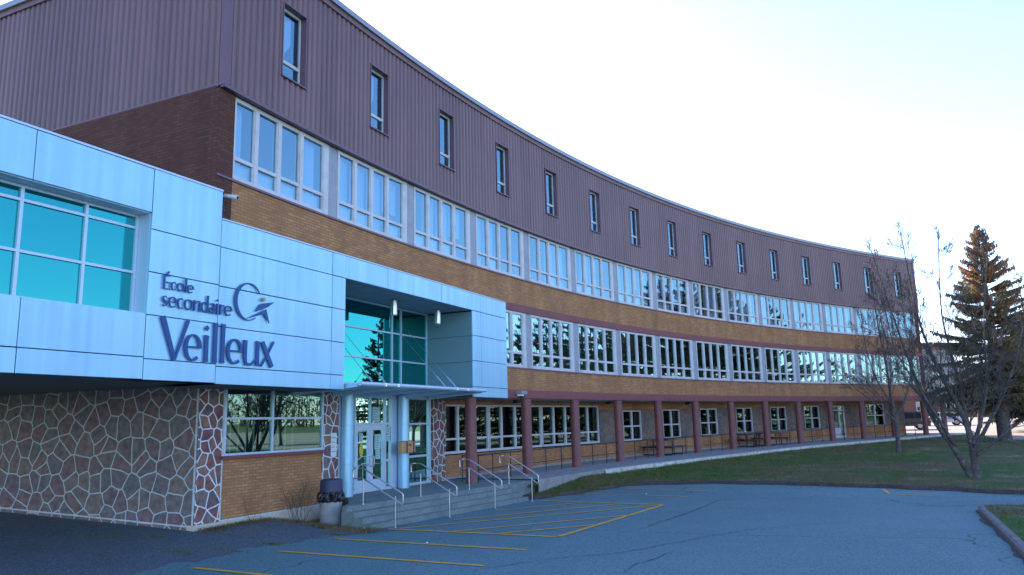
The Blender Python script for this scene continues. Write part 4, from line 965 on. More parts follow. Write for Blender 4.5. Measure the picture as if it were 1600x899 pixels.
# ================================================================== RAILS
def bez(p0, p1, p2, n=5): return [p0.lerp(p1, i/n).lerp(p1.lerp(p2, i/n), i/n) for i in range(n+1)]
def round_path(P, r):
    out = [P[0]]
    for i in range(1, len(P)-1):
        a = P[i]+(P[i-1]-P[i]).normalized()*r; b = P[i]+(P[i+1]-P[i]).normalized()*r; out += bez(a, P[i], b)
    return out+[P[-1]]
hr_lab = ['steel loop handrail on the entrance steps nearest the trash can', 'steel loop handrail on the steps in front of the silver column', 'steel loop handrail on the steps before the first maroon column', 'rightmost steel loop handrail where the steps meet the grass']
for i, a in enumerate((4.55, 6.85, 9.15, 11.35)):
    f0, f1 = fl(a)-.06, bt(a)-.06
    hr = thing('handrail', hr_lab[i], 'handrail', 'steel handrails on the entrance steps', at=loc(a, (f0+f1)/2, 0))
    dz = .57; ht, hb = .565+.92, .565+.66
    P = [loc(a, f0-.28, ht), loc(a, f0+.05, ht), loc(a, f1+.34, ht-dz*1.12), loc(a, f1+.34, hb-dz*1.12-.02), loc(a, f0+.05, hb), loc(a, f0-.28, hb)]
    Q = P+[P[0], P[1]]
    path = round_path([P[0].lerp(P[1], .5)]+P[1:]+[P[0], P[0].lerp(P[1], .5)], .05)
    b = MB(); b.tube(path, .019, 10, cap=True); o = b.build('rail', M['steel'], hr, smooth=True)
    for (pb, zb, zt_) in ((f0+.05, .565, hb), (f1+.10, .0, hb-dz*.78)):
        b = MB(); b.tube([loc(a, pb, zb-.02), loc(a, pb, zt_)], .017, 10); b.lathe(loc(a, pb, 0), [(.04, zb-.005), (.04, zb+.008)], 12); o = b.build('post', M['steel'], hr, smooth=True); smooth_by_angle(o)
rl = thing('terrace_railing', 'long thin black metal railing running between the maroon columns', 'railing', at=arc(8.5, .08, .7))
KR0 = 2.98
def H(k, h): return arc(k, .08, TK(k)+h)
for h, nm in ((.90, 'top_rail'), (.40, 'lower_rail')):
    b = MB(); b.tube([H(KR0+(14.9-KR0)*i/110, h) for i in range(111)], .024 if h > .8 else .016, 8); b.build(nm, M['black_metal'], rl, smooth=True)
b = MB(); b.tube([H(KR0, .9), arc(2.98, -.6, .565+.90)], .022, 8); b.tube([H(KR0, .4), arc(2.98, -.6, .565+.40)], .016, 8); b.build('return_rail', M['black_metal'], rl)
ks = [KR0]+[2.864+n_+f for n_ in range(12) for f in (.36, .68)]
for k in ks:
    b = MB(); b.tube([H(k, -.03), H(k, .9)], .022, 6); b.build('post', M['black_metal'], rl)
b = MB(); b.tube([arc(2.98, -.6, .55), arc(2.98, -.6, .565+.9)], .022, 6); b.build('post', M['black_metal'], rl)
# ================================================================== SMALL THINGS
p = loc(4.62, -.62); gz = G(p.x, p.y)
can = thing('trash_can', 'round concrete trash can with black bag and dark blue lid by steps', 'trash can', at=(p.x, p.y, gz))
b = MB(); b.lathe((p.x, p.y, gz), [(.285, -.05), (.29, .02), (.30, .56), (.31, .60), (.295, .615)], 32); o = b.build('base', mat('light_concrete', (.38, .40, .40), .85, noise=(5, (.28, .29, .29), .4, .7)), can, smooth=True); smooth_by_angle(o)
random.seed(2); b = MB(); n = 40; rows = []
for j, (r, z) in enumerate(((.27, .62), (.31, .59), (.335, .64), (.335, .72), (.325, .80), (.31, .86), (.29, .90))):
    rows.append([(p.x+(r+(.035*math.sin(i*1.7+j)+.02*random.random())*(1 if j < 5 else .2))*math.cos(2*math.pi*i/n), p.y+(r+(.035*math.sin(i*1.7+j)+.02*random.random())*(1 if j < 5 else .2))*math.sin(2*math.pi*i/n), gz+z+.02*random.random()) for i in range(n)])
for a_, b_ in zip(rows[:-1], rows[1:]):
    for i in range(n): j = (i+1) % n; b.quad([a_[i], a_[j], b_[j], b_[i]])
q = p+U*.30+N*.12
b.lathe((q.x, q.y, gz+.46), [(.03, .10), (.08, .13), (.10, .22), (.08, .32), (.03, .38)], 9)
b.build('bag', mat('black_plastic_bag', (.012, .012, .016), .22, spec=.6, bump=(9, .8, .03)), can)
b = MB(); b.lathe((p.x, p.y, gz), [(.305, .84), (.312, .88), (.305, .91), (.295, 1.15), (.285, 1.18), (.22, 1.20), (.08, 1.215)], 36); o = b.build('lid', mat('dark_blue_plastic', (.035, .045, .095), .5), can, smooth=True); smooth_by_angle(o)
# security camera on the brick corner
cp = arc(-.06, .02, 7.83)
cc = thing('security_camera', 'small pale bullet security camera on brick corner above metal panels', 'camera', at=cp)
d = (U*.25+N*.95).normalized()
b = MB(); b.tube([cp, cp+N*.12+Vector((0, 0, -.02))], .03, 8); b.build('bracket', M['white'], cc)
b = MB(); s = cp+N*.12; b.tube([s-d*.06, s+d*.26+Vector((0, 0, -.07))], .055, 12); b.build('body', M['white'], cc, smooth=True)
b = MB(); b.tube([s+d*.26+Vector((0, 0, -.07)), s+d*.265+Vector((0, 0, -.072))], .04, 12); b.build('lens', M['black_metal'], cc)
# floodlight on the painted band
fp = arc(3.735, .03, 3.70)
fl_ = thing('floodlight', 'grey box floodlight on the maroon band above the second column', 'floodlight', at=fp)
b = MB(); b.abox(3.70, 3.80, .03, .30, 3.66, 3.80, 1); b.build('housing', mat('grey_housing', (.26, .30, .30), .5), fl_, bevel=.01)
b = MB(); b.abox(3.705, 3.75, .06, .26, 3.60, 3.66, 1); b.build('lens', mat('pale_lens', (.85, .86, .85), .3), fl_)
b = MB(); b.abox(3.76, 3.795, .08, .2, 3.54, 3.66, 1); b.build('bracket', M['black_metal'], fl_)
for k, lab in ((4.017, 'dark box lamp under the terrace ceiling beside the second column'), (6.01, 'dark box lamp under the terrace ceiling beyond the fourth column'), (8.03, 'dark box lamp under the terrace ceiling beyond the sixth column')):
    fx = thing('ceiling_lamp', lab, 'lamp', 'box lamps under the terrace ceiling', at=arc(k, -.7, 3.5))
    b = MB(); b.abox(k-.05, k+.05, -.82, -.55, 3.36, 3.495, 1); b.build('housing', M['black_metal'], fx, bevel=.01)
    b = MB(); b.abox(k-.04, k+.04, -.80, -.57, 3.345, 3.36, 1); b.build('diffuser', M['pil'], fx)
b = MB(); q = loc(12.6, -.6); b.lathe((q.x, q.y, 3.38), [(.02, 0), (.07, .03), (.08, .08), (.08, .115)], 16)
tag(b.build('dome_camera', M['white'], smooth=True), 'small white dome camera under the soffit right of stone pier', 'camera')
# notices and stickers
paper = mat('white_paper', (.72, .76, .74), .8); paper2 = mat('pale_teal_paper', (.38, .62, .58), .8); yel = mat('yellow_sticker', (.62, .52, .05), .6); ink = mat('printed_ink', (.10, .16, .25), .8)
def notice(lab, a0, a1, z0, z1, m, b_=-1.462, rowsn=4, cat='notice'):
    t_ = thing('notice', lab, cat, 'paper notices by the entrance', at=loc((a0+a1)/2, b_, (z0+z1)/2))
    x = MB(); x.lbox(a0, a1, b_, b_+.003, z0, z1); x.build('sheet', m, t_)
    x = MB()
    for i in range(rowsn):
        z = z1-(z1-z0)*(i+1)/(rowsn+1); x.lbox(a0+(a1-a0)*.12, a1-(a1-a0)*(.15+.25*((i*7) % 3)/2), b_+.003, b_+.0045, z-.008, z+.008)
    if rowsn: x.build('print', ink, t_)
notice('white paper notice with small blue mark taped to stone pier', 5.64, 5.90, 1.75, 2.42, paper, -1.47)
g = MB(); g.tube([loc(5.77+.05*math.cos(i*.5), -1.462, 2.30+.05*math.sin(i*.5)) for i in range(10)], .008, 4); 
notice('pale square paper on the left door above the yellow sticker', 6.98, 7.17, 2.12, 2.38, paper2)
notice('tall pale paper on the glass of the right door', 7.79, 8.12, 1.86, 2.33, paper2, rowsn=6)
notice('lower pale paper hanging under the tall one on right door', 7.84, 8.10, 1.56, 1.84, paper2, rowsn=3)
notice('large colourful paper in the transom above the right door', 7.66, 8.05, 2.72, 3.18, paper2, rowsn=5)
notice('small upper paper on the narrow side light beside doors', 8.45, 8.63, 2.34, 2.56, paper2, rowsn=2)
notice('small lower paper on the narrow side light beside doors', 8.45, 8.63, 2.10, 2.31, paper2, rowsn=2)
b = MB(); b.quad([loc(7.09+.10*math.cos(i*.393), -1.460, 1.86+.20*math.sin(i*.393)) for i in range(16)]); 
o = b.build('sticker', yel); tag(o, 'oval yellow sticker on the glass of the left door', 'sticker')
# copper-coloured box on the second silver column
bx = thing('wall_box', 'copper coloured box with two black bands mounted on the silver column', 'box', at=loc(9.0, -1.0, 1.9))
cop = mat('copper_sheet', (.62, .36, .20), .4, .5)
b = MB(); b.lbox(8.62, 9.40, -1.14, -.96, 1.70, 2.08); b.build('case', cop, bx, bevel=.015)
for x0, x1 in ((8.85, 8.92), (9.26, 9.32)): b = MB(); b.lbox(x0, x1, -1.15, -.955, 1.69, 2.09); b.build('band', M['black_metal'], bx)
b = MB(); b.lbox(9.0, 9.12, -.958, -.952, 1.93, 1.98); b.build('plate', M['black_metal'], bx)
# picnic tables
wood = mat('blue_painted_plank', (.035, .06, .12), .6, noise=(6, (.025, .045, .09), .4, .7))
pt = thing('picnic_table', 'dark blue picnic table with tubular legs beside the fifth maroon column', 'picnic table', 'picnic tables on the terrace', at=(0, 0, 0))
b = MB()
for i in range(5): b.box((0, -.30+i*.15, .75), 1.8, .135, .04)
b.build('tabletop', wood, pt, bevel=.005)
for s in (-1, 1):
    b = MB()
    for i in range(2): b.box((0, s*(.66+i*.15), .45), 1.8, .135, .04)
    b.build('bench_seat', wood, pt, bevel=.005)
for x in (-.65, .65):
    b = MB(); V3 = lambda y, z: Vector((x, y, z))
    b.tube(round_path([V3(-.82, .42), V3(-.82, .03), V3(-.25, .03), V3(-.25, .72)], .08), .028, 8); b.tube(round_path([V3(.82, .42), V3(.82, .03), V3(.25, .03), V3(.25, .72)], .08), .028, 8)
    b.tube([V3(-.8, .40), V3(.8, .40)], .025, 8); b.build('leg_frame', M['black_metal'], pt, smooth=True)
def dup(root, loc_, rz, label=None):
    r = root.copy(); C.objects.link(r); r.location = loc_; r.rotation_euler = (0, 0, rz)
    if label: r['label'] = label
    for ch in list(root.children):
        c = ch.copy(); C.objects.link(c); c.parent = r; c.matrix_parent_inverse = ch.matrix_parent_inverse.copy()
        for gch in ch.children: dd_ = gch.copy(); C.objects.link(dd_); dd_.parent = c
    return r
for i, (k, dr, rot, lab) in enumerate(((7.30, -.75, .1, None), (9.62, -.75, .15, 'dark blue picnic table left of the eighth maroon column'), (10.28, -.7, 1.45, 'picnic table turned end-on just right of the eighth maroon column'))):
    q = arc(k, dr, TK(k)); rz = arcphi(k)+rot
    if i == 0: pt.location = q; pt.rotation_euler = (0, 0, rz)
    else: dup(pt, q, rz, lab)
# concrete cover in the lawn
b = MB(); gx, gy = 16.36, 43.2
b.lathe((gx, gy, G(gx, gy)+.10), [(.62, -.1), (.62, .06), (.58, .085)], 24)
tag(b.build('concrete_cover', mat('weathered_cover', (.5, .52, .52), .8, noise=(4, (.3, .32, .3), .4, .7)), smooth=False), 'round pale concrete cover lying flush in the lawn', 'cover')
# ================================================================== TREES
def rvec(r): return Vector((r.gauss(0, 1), r.gauss(0, 1), r.gauss(0, 1))).normalized()
def grow(mb, r, p, d, L, rad, depth, up=.12, ratio=.62, ang=38, kids=5, tips=None, start=.25, wig=.12, mind=0):
    seg = max(3, int(L/.45)+1) if depth > 1 else 3
    pts = [p.copy()]; rads = [rad]; dirs = [d.copy()]
    for i in range(seg):
        d = (d+rvec(r)*wig+Vector((0, 0, up*.5))).normalized(); p = p+d*(L/seg); pts.append(p.copy()); dirs.append(d.copy())
        rads.append(max(.0055, rad*(1-.78*(i+1)/seg)))
    mb.tube(pts, rads, 7 if depth > 3 else (5 if depth > 1 else 3), cap=False)
    if depth <= mind:
        if tips is not None: tips.append(p.copy())
        return
    n = kids+(r.random() < .5)
    for j in range(n):
        f = start+(1-start)*(j+r.random()*.8)/n; f = min(f, .98); q = f*seg; i = int(q); q0 = pts[i].lerp(pts[i+1], q-i); dd = dirs[i]
        ax = dd.cross(rvec(r)).normalized(); an = R(ang*(.7+.6*r.random())); nd = (dd*math.cos(an)+ax*math.sin(an)).normalized()
        grow(mb, r, q0, nd, L*ratio*(1.05-.55*f)*(.8+.4*r.random()), rads[i]*.55, depth-1, up, ratio, ang, kids, tips, .15, wig*1.1, mind)
M['bark'] = mat('grey_bark', (.115, .10, .09), .9, noise=[(4, (.07, .062, .056), .4, .6), (9, (.22, .21, .20), .56, .72)], bump=(18, .8, .03))
M['bark_tan'] = mat('tan_twigs', (.20, .15, .10), .9)
def leafmat(name, c1, c2, c3):
    m = mat(name, c1, .8, spec=.15, noise=[(1.2, c2, .4, .6), (5, c3, .5, .75)]); return m
def translucent(m, f):
    t = m.node_tree; b = t.nodes['Principled BSDF']; o = t.nodes['Material Output']; tr = t.nodes.new('ShaderNodeBsdfTranslucent'); mx = t.nodes.new('ShaderNodeMixShader')
    t.links.new(b.inputs['Base Color'].links[0].from_socket, tr.inputs[0]); mx.inputs[0].default_value = f; t.links.new(b.outputs[0], mx.inputs[1]); t.links.new(tr.outputs[0], mx.inputs[2]); t.links.new(mx.outputs[0], o.inputs[0]); return m
M['needle'] = leafmat('spruce_needles', (.22, .215, .11), (.36, .25, .15), (.15, .17, .10))
M['needle_dk'] = leafmat('dark_needles', (.045, .07, .05), (.035, .055, .045), (.09, .09, .05))
M['cone'] = leafmat('rust_cones', (.75, .22, .08), (.60, .18, .07), (.85, .34, .16))
for q_ in ('needle', 'needle_dk', 'cone'): translucent(M[q_], .4)
def bare_tree(name, lab, base, stems, seed, group=None, depth=3, bark='bark', leaves=None, kids=5, ang=36, up=.12, wig=.10, cat='tree'):
    r = random.Random(seed); root = thing(name, lab, cat, group, at=base); B = Vector(base)
    tr, cr = MB(), MB(); tips = []
    for (path, rad, L) in stems:
        P = [B+Vector((q[0], q[1], q[2]*(.86 if q[2] > 3 else 1-.14*max(0, q[2])/3))) for q in path]; rad = rad*.86
        # smooth trunk path
        fine = []
        for i in range(len(P)-1):
            p0, p1, p2, p3 = P[max(0, i-1)], P[i], P[i+1], P[min(len(P)-1, i+2)]
            for j in range(5):
                t_ = j/5; fine.append(.5*((2*p1)+(-p0+p2)*t_+(2*p0-5*p1+4*p2-p3)*t_**2+(-p0+3*p1-3*p2+p3)*t_**3))
        fine.append(P[-1]); n_ = len(fine)
        rads = [max(.02, rad*(1-.90*(i/(n_-1))**.8)*(1.25 if i == 0 else 1)) for i in range(n_)]
        tr.tube(fine, rads, 10, cap=False)
        grow(cr, r, fine[-1], (fine[-1]-fine[-2]).normalized(), L*.45, rads[-1], 3, .3, .62, 26, 4, tips, .1, .08)
        tot = sum((a-b).length for a, b in zip(fine[:-1], fine[1:])); nb = int(tot*2.1)
        for j in range(nb):
            f = .28+.70*(j+r.random())/nb; q = f*(n_-1); i = min(n_-2, int(q)); q0 = fine[i].lerp(fine[i+1], q-i); dd = (fine[i+1]-fine[i]).normalized()
            ax = dd.cross(rvec(r)).normalized(); an = R(ang*(.8+.7*r.random())); nd = (dd*math.cos(an)+ax*math.sin(an)+Vector((0, 0, .15))).normalized()
            grow(cr, r, q0, nd, L*.82*(1.1-.55*f)*(.7+.6*r.random()), rads[i]*.42, depth, up, .62, ang, kids, tips, .2, wig)
    o = tr.build('trunk', M[bark], root, smooth=True); cr.build('crown', M[bark], root)
    if leaves:
        lf = MB()
        for t_ in tips:
            if r.random() < leaves[0]:
                s = leaves[1]*(.6+.8*r.random()); a, b = rvec(r)*s, rvec(r)*s; lf.quad([t_, t_+a, t_+a+b])
        lf.build('leaves', M[leaves[2]], root)
    return root
def conifer(name, lab, base, Hh, Rr, seed, z0=1.2, cones=0, group=None, mt='needle', dens=1.0, trunk_r=.22, lean=(0, 0)):
    r = random.Random(seed); root = thing(name, lab, 'tree', group, at=base); B = Vector(base)
    t = MB(); t.tube([B+Vector((lean[0]*f, lean[1]*f, Hh*f)) for f in (0, .02, .3, .6, .85, 1)], [trunk_r*1.3, trunk_r, trunk_r*.8, trunk_r*.5, trunk_r*.2, .02], 10, cap=False); t.build('trunk', M['bark'], root, smooth=True)
    cr, co = MB(), MB(); z = z0
    while z < Hh-.15:
        f = (z-z0)/(Hh-z0); Lm = Rr*(1-f)**.85*(1 if f > .12 else .75+2*f)
        nb = int((5+5*(1-f))*dens)+1
        for j in range(nb):
            an = r.random()*6.283; L = Lm*(.65+.5*r.random()); el = R(8+34*f+r.uniform(-10, 8)) if f > .25 else R(r.uniform(-12, 10))
            if L < .12: L = .12
            o_ = B+Vector((lean[0]*z/Hh, lean[1]*z/Hh, z+r.uniform(-.1, .1)))
            dr_ = Vector((math.cos(an)*math.cos(el), math.sin(an)*math.cos(el), math.sin(el))); side = Vector((-math.sin(an), math.cos(an), 0))
            n_ = max(3, int(L/.14)); prev = o_
            for i in range(1, n_+1):
                q = i/n_; p = o_+dr_*(L*q)+Vector((0, 0, -.22*L*q*q+.16*L*q**3)); w_ = .5*L*(1-q)*.55+.12
                if i > n_*.2:
                    for s in (-1, 1):
                        tip = p+side*s*w_*(.7+.6*r.random())+dr_*w_*.7+Vector((0, 0, -.12-.18*r.random())); th = .055+.03*r.random()
                        up_ = Vector((0, 0, th)); cr.quad([p-dr_*th, tip, p+dr_*th+up_*.4]); cr.quad([p+up_*.6, tip-up_*.5, p-up_*1.3])
                        if r.random() < .5:
                            m_ = p.lerp(tip, .6); cr.quad([m_-dr_*.05, m_+Vector((r.uniform(-.05, .05), r.uniform(-.05, .05), -.22-.1*r.random())), m_+dr_*.06])
                if i == n_: cr.quad([p-side*.05, p+dr_*.16, p+side*.05])
                if cones and f > .40 and r.random() < cones*(1.25-abs(f-.74)*2.6) and i > n_*.3:
                    c_ = p+Vector((0, 0, -.05)); a_ = .055; ln = .20
                    for q3 in range(3):
                        v_ = Vector((math.cos(q3*2.09), math.sin(q3*2.09), 0))*a_; v2 = Vector((math.cos(q3*2.09+2.09), math.sin(q3*2.09+2.09), 0))*a_
                        co.quad([c_, c_+v_+Vector((0, 0, -ln*.5)), c_+v2+Vector((0, 0, -ln*.5))]); co.quad([c_+Vector((0, 0, -ln)), c_+v2+Vector((0, 0, -ln*.5)), c_+v_+Vector((0, 0, -ln*.5))])
                prev = p
            cr.tube([o_, o_+dr_*L*.5+Vector((0, 0, -.03*L)), o_+dr_*L*.9+Vector((0, 0, -.07*L))], [.03*(1-f)+.01, .015, .005], 3, cap=False)
        z += (.20+.10*(1-f))/max(.5, dens)
    cr.build('crown', M[mt], root)
    if cones: struct(co.build('cones', M['cone'], root), 'stuff')
    return root
def gpos(x, y, e=0): return (x, y, G(x, y)+e)
# view-side direction (perpendicular to the sight line) used for leaning stems of the clump tree
def rel(s, dpt, z, ux, uy): return (s*uy+dpt*ux, -s*ux+dpt*uy, z)
# slim bare tree in the lawn
u1 = Vector((20.43, 41.9)).normalized(); f1 = lambda s, dp, z: rel(s, dp, z, u1.x, u1.y)
bare_tree('maple_tree', 'slim leafless tree standing alone in lawn in front of the far columns', gpos(20.43, 41.9, .05),
    [([f1(0, 0, 0), f1(.03, 0, 1.6), f1(-.08, .1, 3.2), f1(-.15, .2, 5.5), f1(-.35, .3, 8.2), f1(-.4, .3, 10.6)], .16, 3.0),
     ([f1(.02, 0, 2.2), f1(.55, .2, 3.3), f1(1.0, .4, 5.0), f1(1.25, .3, 7.2), f1(1.3, .1, 9.3)], .085, 2.2),
     ([f1(0, 0, 2.0), f1(-.8, -.2, 3.1), f1(-1.7, -.3, 4.1), f1(-2.5, -.5, 5.2)], .07, 1.8),
     ([f1(0, 0, 2.9), f1(-.6, .4, 4.4), f1(-1.0, .7, 6.2), f1(-1.2, .8, 8.4)], .075, 2.1)], 11, depth=3, kids=4, ang=34, leaves=(.05, .07, 'cone'))
u2_ = Vector((16.88, 29.04)).normalized(); f2 = lambda s, dp, z: rel(s, dp, z, u2_.x, u2_.y)
bare_tree('clump_tree', 'large leafless multi-stemmed tree spreading from one base near the lawn edge', gpos(16.88, 29.04, .03),
    [([f2(-.1, 0, 0), f2(-.55, .1, 1.1), f2(-1.15, .1, 2.5), f2(-1.55, .2, 4.2), f2(-2.0, .1, 6.5), f2(-2.55, 0, 9.8)], .17, 2.0),
     ([f2(.05, 0, 0), f2(.02, .1, 1.2), f2(-.15, .3, 2.6), f2(-.75, .3, 4.6), f2(-1.25, .4, 7.0), f2(-1.5, .5, 10.4)], .19, 2.2),
     ([f2(.06, .1, .9), f2(-.05, .5, 2.4), f2(-.2, .6, 4.6), f2(-.45, .7, 7.2), f2(-.3, .9, 10.2)], .12, 2.0),
     ([f2(.08, 0, 1.1), f2(.6, -.2, 2.2), f2(1.05, -.4, 3.2), f2(1.6, -.6, 4.6), f2(2.1, -.7, 6.4), f2(2.5, -.8, 8.6)], .10, 2.0),
     ([f2(.08, 0, 1.3), f2(.45, .3, 2.6), f2(.75, .4, 4.2), f2(.9, .5, 6.6), f2(1.3, .5, 9.6)], .11, 2.0),
     ([f2(-.5, .1, 1.2), f2(-1.0, -.5, 2.6), f2(-1.5, -.9, 4.0), f2(-2.1, -1.1, 5.6), f2(-2.3, -1.2, 7.5)], .09, 1.9),
     ([f2(.15, 0, .9), f2(1.1, -.1, 1.8), f2(2.0, -.1, 2.6), f2(3.2, 0, 3.2)], .08, 1.7)], 21, depth=3, kids=4, ang=30)
conifer('spruce_tree', 'tall pointed spruce with rust-coloured cones behind the leafless clump tree', gpos(31.1, 49.75), 14.3, 4.6, 31, z0=2.6, cones=1.2, dens=.82, trunk_r=.42)
conifer('dark_conifer', 'broad low dark evergreen behind the tall spruce at the right edge', gpos(42.5, 64), 9.0, 4.6, 32, z0=1.5, mt='needle_dk', dens=1.3, trunk_r=.5)
bare_tree('bare_tree', 'leafless tree with tan twigs rising beside the cone-laden spruce', gpos(34.3, 51.5), [([(0, 0, 0), (.2, .1, 3), (.0, .2, 6), (.3, 0, 9), (.2, 0, 12)], .2, 3.2), ([(0, 0, 2.5), (.9, .3, 5), (1.3, .4, 8), (1.5, .3, 11)], .12, 2.6), ([(0, 0, 2), (-1.0, .2, 4.5), (-1.5, .4, 7.5), (-1.7, .3, 10)], .12, 2.6)], 41, depth=3, kids=4, bark='bark_tan')
bare_tree('bare_tree', 'tall thin leafless tree behind the end of the low wing', gpos(44, 74), [([(0, 0, 0), (.2, 0, 4), (-.1, .2, 8), (.2, 0, 12), (.1, 0, 16.5)], .22, 3.5), ([(0, 0, 4), (1, .3, 7), (1.6, .3, 11), (1.8, .2, 15)], .13, 3)], 43, depth=3, kids=4)
# trees across the drive, seen in the windows' reflections
refl = [(38, 28, 'b', 13), (31, 20, 'b', 11), (50, 30, 'b', 15), (52, 45, 'b', 12), (36, 14, 'b', 12), (62, 40, 'b', 14), (66, 28, 'b', 15), (26, 12, 'b', 10), (74, 45, 'b', 14), (47, 22, 'b', 13), (60, 15, 'b', 14), (47.7, 54.5, 'c', 14.5)]
cproto = bproto = None
for i, (x, y, kd, h) in enumerate(refl):
    lab = ('evergreen' if kd == 'c' else 'leafless tree')+' off to the right whose image shows in the windows'
    if kd == 'c':
        if cproto is None: cproto = conifer('spruce_tree', lab, gpos(x, y), 14, 3.6, 51, z0=.8, group='evergreens mirrored in the school windows', mt='needle_dk', dens=.55); q = cproto
        else: q = dup(cproto, gpos(x, y), i*1.3)
    else:
        if bproto is None: bproto = bare_tree('bare_tree', lab, gpos(x, y), [([(0, 0, 0), (.1, .1, 3), (-.2, .2, 6), (.2, 0, 9.5), (.1, 0, 13)], .24, 3.6), ([(0, 0, 2), (1.2, .3, 5), (2.0, .4, 8), (2.4, .3, 11)], .14, 3.0), ([(0, 0, 1.8), (-1.2, .4, 4.6), (-2.0, .8, 7.6), (-2.2, .8, 10.5)], .14, 3.0)], 61, group='leafless trees mirrored in the school windows', depth=2, kids=5); q = bproto
        else: q = dup(bproto, gpos(x, y), i*1.7)
    s = h/14; q.scale = (s, s, s)
# far woods that read as one mass
r = random.Random(77); fw_ = MB()
crowns = []
for i in range(330):
    an = R(18+92*(i+r.random())/330); D = r.uniform(165, 235); crowns.append((D*math.sin(an), D*math.cos(an), r.uniform(6, 12), r.uniform(2.2, 4.0)))
for (x, y, hh, cr_) in crowns:
    z = G(x, y)
    for j in range(110):
        f = r.random()**.8; rr = cr_*math.sin(math.pi*min(.97, .12+f*.86))**.7*math.sqrt(r.random()); a_ = r.random()*6.283
        c = Vector((x+rr*math.cos(a_), y+rr*math.sin(a_), z+hh*f)); s_ = r.uniform(.25, .65); fw_.quad([c+rvec(r)*s_, c+rvec(r)*s_, c+rvec(r)*s_])
    fw_.tube([(x, y, z-.3), (x, y, z+hh*.8)], [.25, .08], 4, cap=False)
o = fw_.build('far_woods', leafmat('far_wood_foliage', (.16, .13, .10), (.09, .10, .065), (.20, .15, .11))); tag(o, 'hazy far woods along the horizon beyond the sunlit street', 'woods', kind='stuff')
# ================================================================== HOUSES, CARS
def house(lab, x, y, w_, d_, h_, rz, wall, roofm, rows_=2):
    z = G(x, y); root = thing('house', lab, 'house', at=(x, y, z)); Mx = Matrix.Rotation(rz, 3, 'Z')
    T = lambda a, b, c: Vector((x, y, z))+Mx @ Vector((a, b, c))
    b = MB(); b.hexa([T(*q) for q in ((-w_/2, -d_/2, -.5), (w_/2, -d_/2, -.5), (w_/2, d_/2, -.5), (-w_/2, d_/2, -.5), (-w_/2, -d_/2, h_), (w_/2, -d_/2, h_), (w_/2, d_/2, h_), (-w_/2, d_/2, h_))])
    b.quad([T(-w_/2, -d_/2, h_), T(-w_/2, d_/2, h_), T(-w_/2, 0, h_+2)]); b.quad([T(w_/2, -d_/2, h_), T(w_/2, d_/2, h_), T(w_/2, 0, h_+2)]); b.build('wall', wall, root)
    b = MB()
    for s in (-1, 1): b.hexa([T(-w_/2-.4, s*(d_/2+.5), h_-.3), T(w_/2+.4, s*(d_/2+.5), h_-.3), T(w_/2+.4, 0, h_+2.05), T(-w_/2-.4, 0, h_+2.05), T(-w_/2-.4, s*(d_/2+.5), h_-.15), T(w_/2+.4, s*(d_/2+.5), h_-.15), T(w_/2+.4, 0, h_+2.2), T(-w_/2-.4, 0, h_+2.2)])
    b.build('roof', roofm, root)
    for rr in range(rows_):
        for i in range(4):
            cx = -w_/2+w_*(i+.5)/4; cz = 1.6+rr*2.7
            b = MB(); 
            def bxx(m, x0, x1, y0, y1, z0, z1): m.hexa([T(*q) for q in ((x0, y0, z0), (x1, y0, z0), (x1, y1, z0), (x0, y1, z0), (x0, y0, z1), (x1, y0, z1), (x1, y1, z1), (x0, y1, z1))])
            bxx(b, cx-.6, cx+.6, -d_/2-.06, -d_/2-.003, cz-.7, cz+.7); w2 = b.build('window', M['white'], root)
            b = MB(); bxx(b, cx-.5, cx-.03, -d_/2-.08, -d_/2-.065, cz-.6, cz+.6); bxx(b, cx+.03, cx+.5, -d_/2-.08, -d_/2-.065, cz-.6, cz+.6); b.build('pane', M['glass_mid'], w2)
            
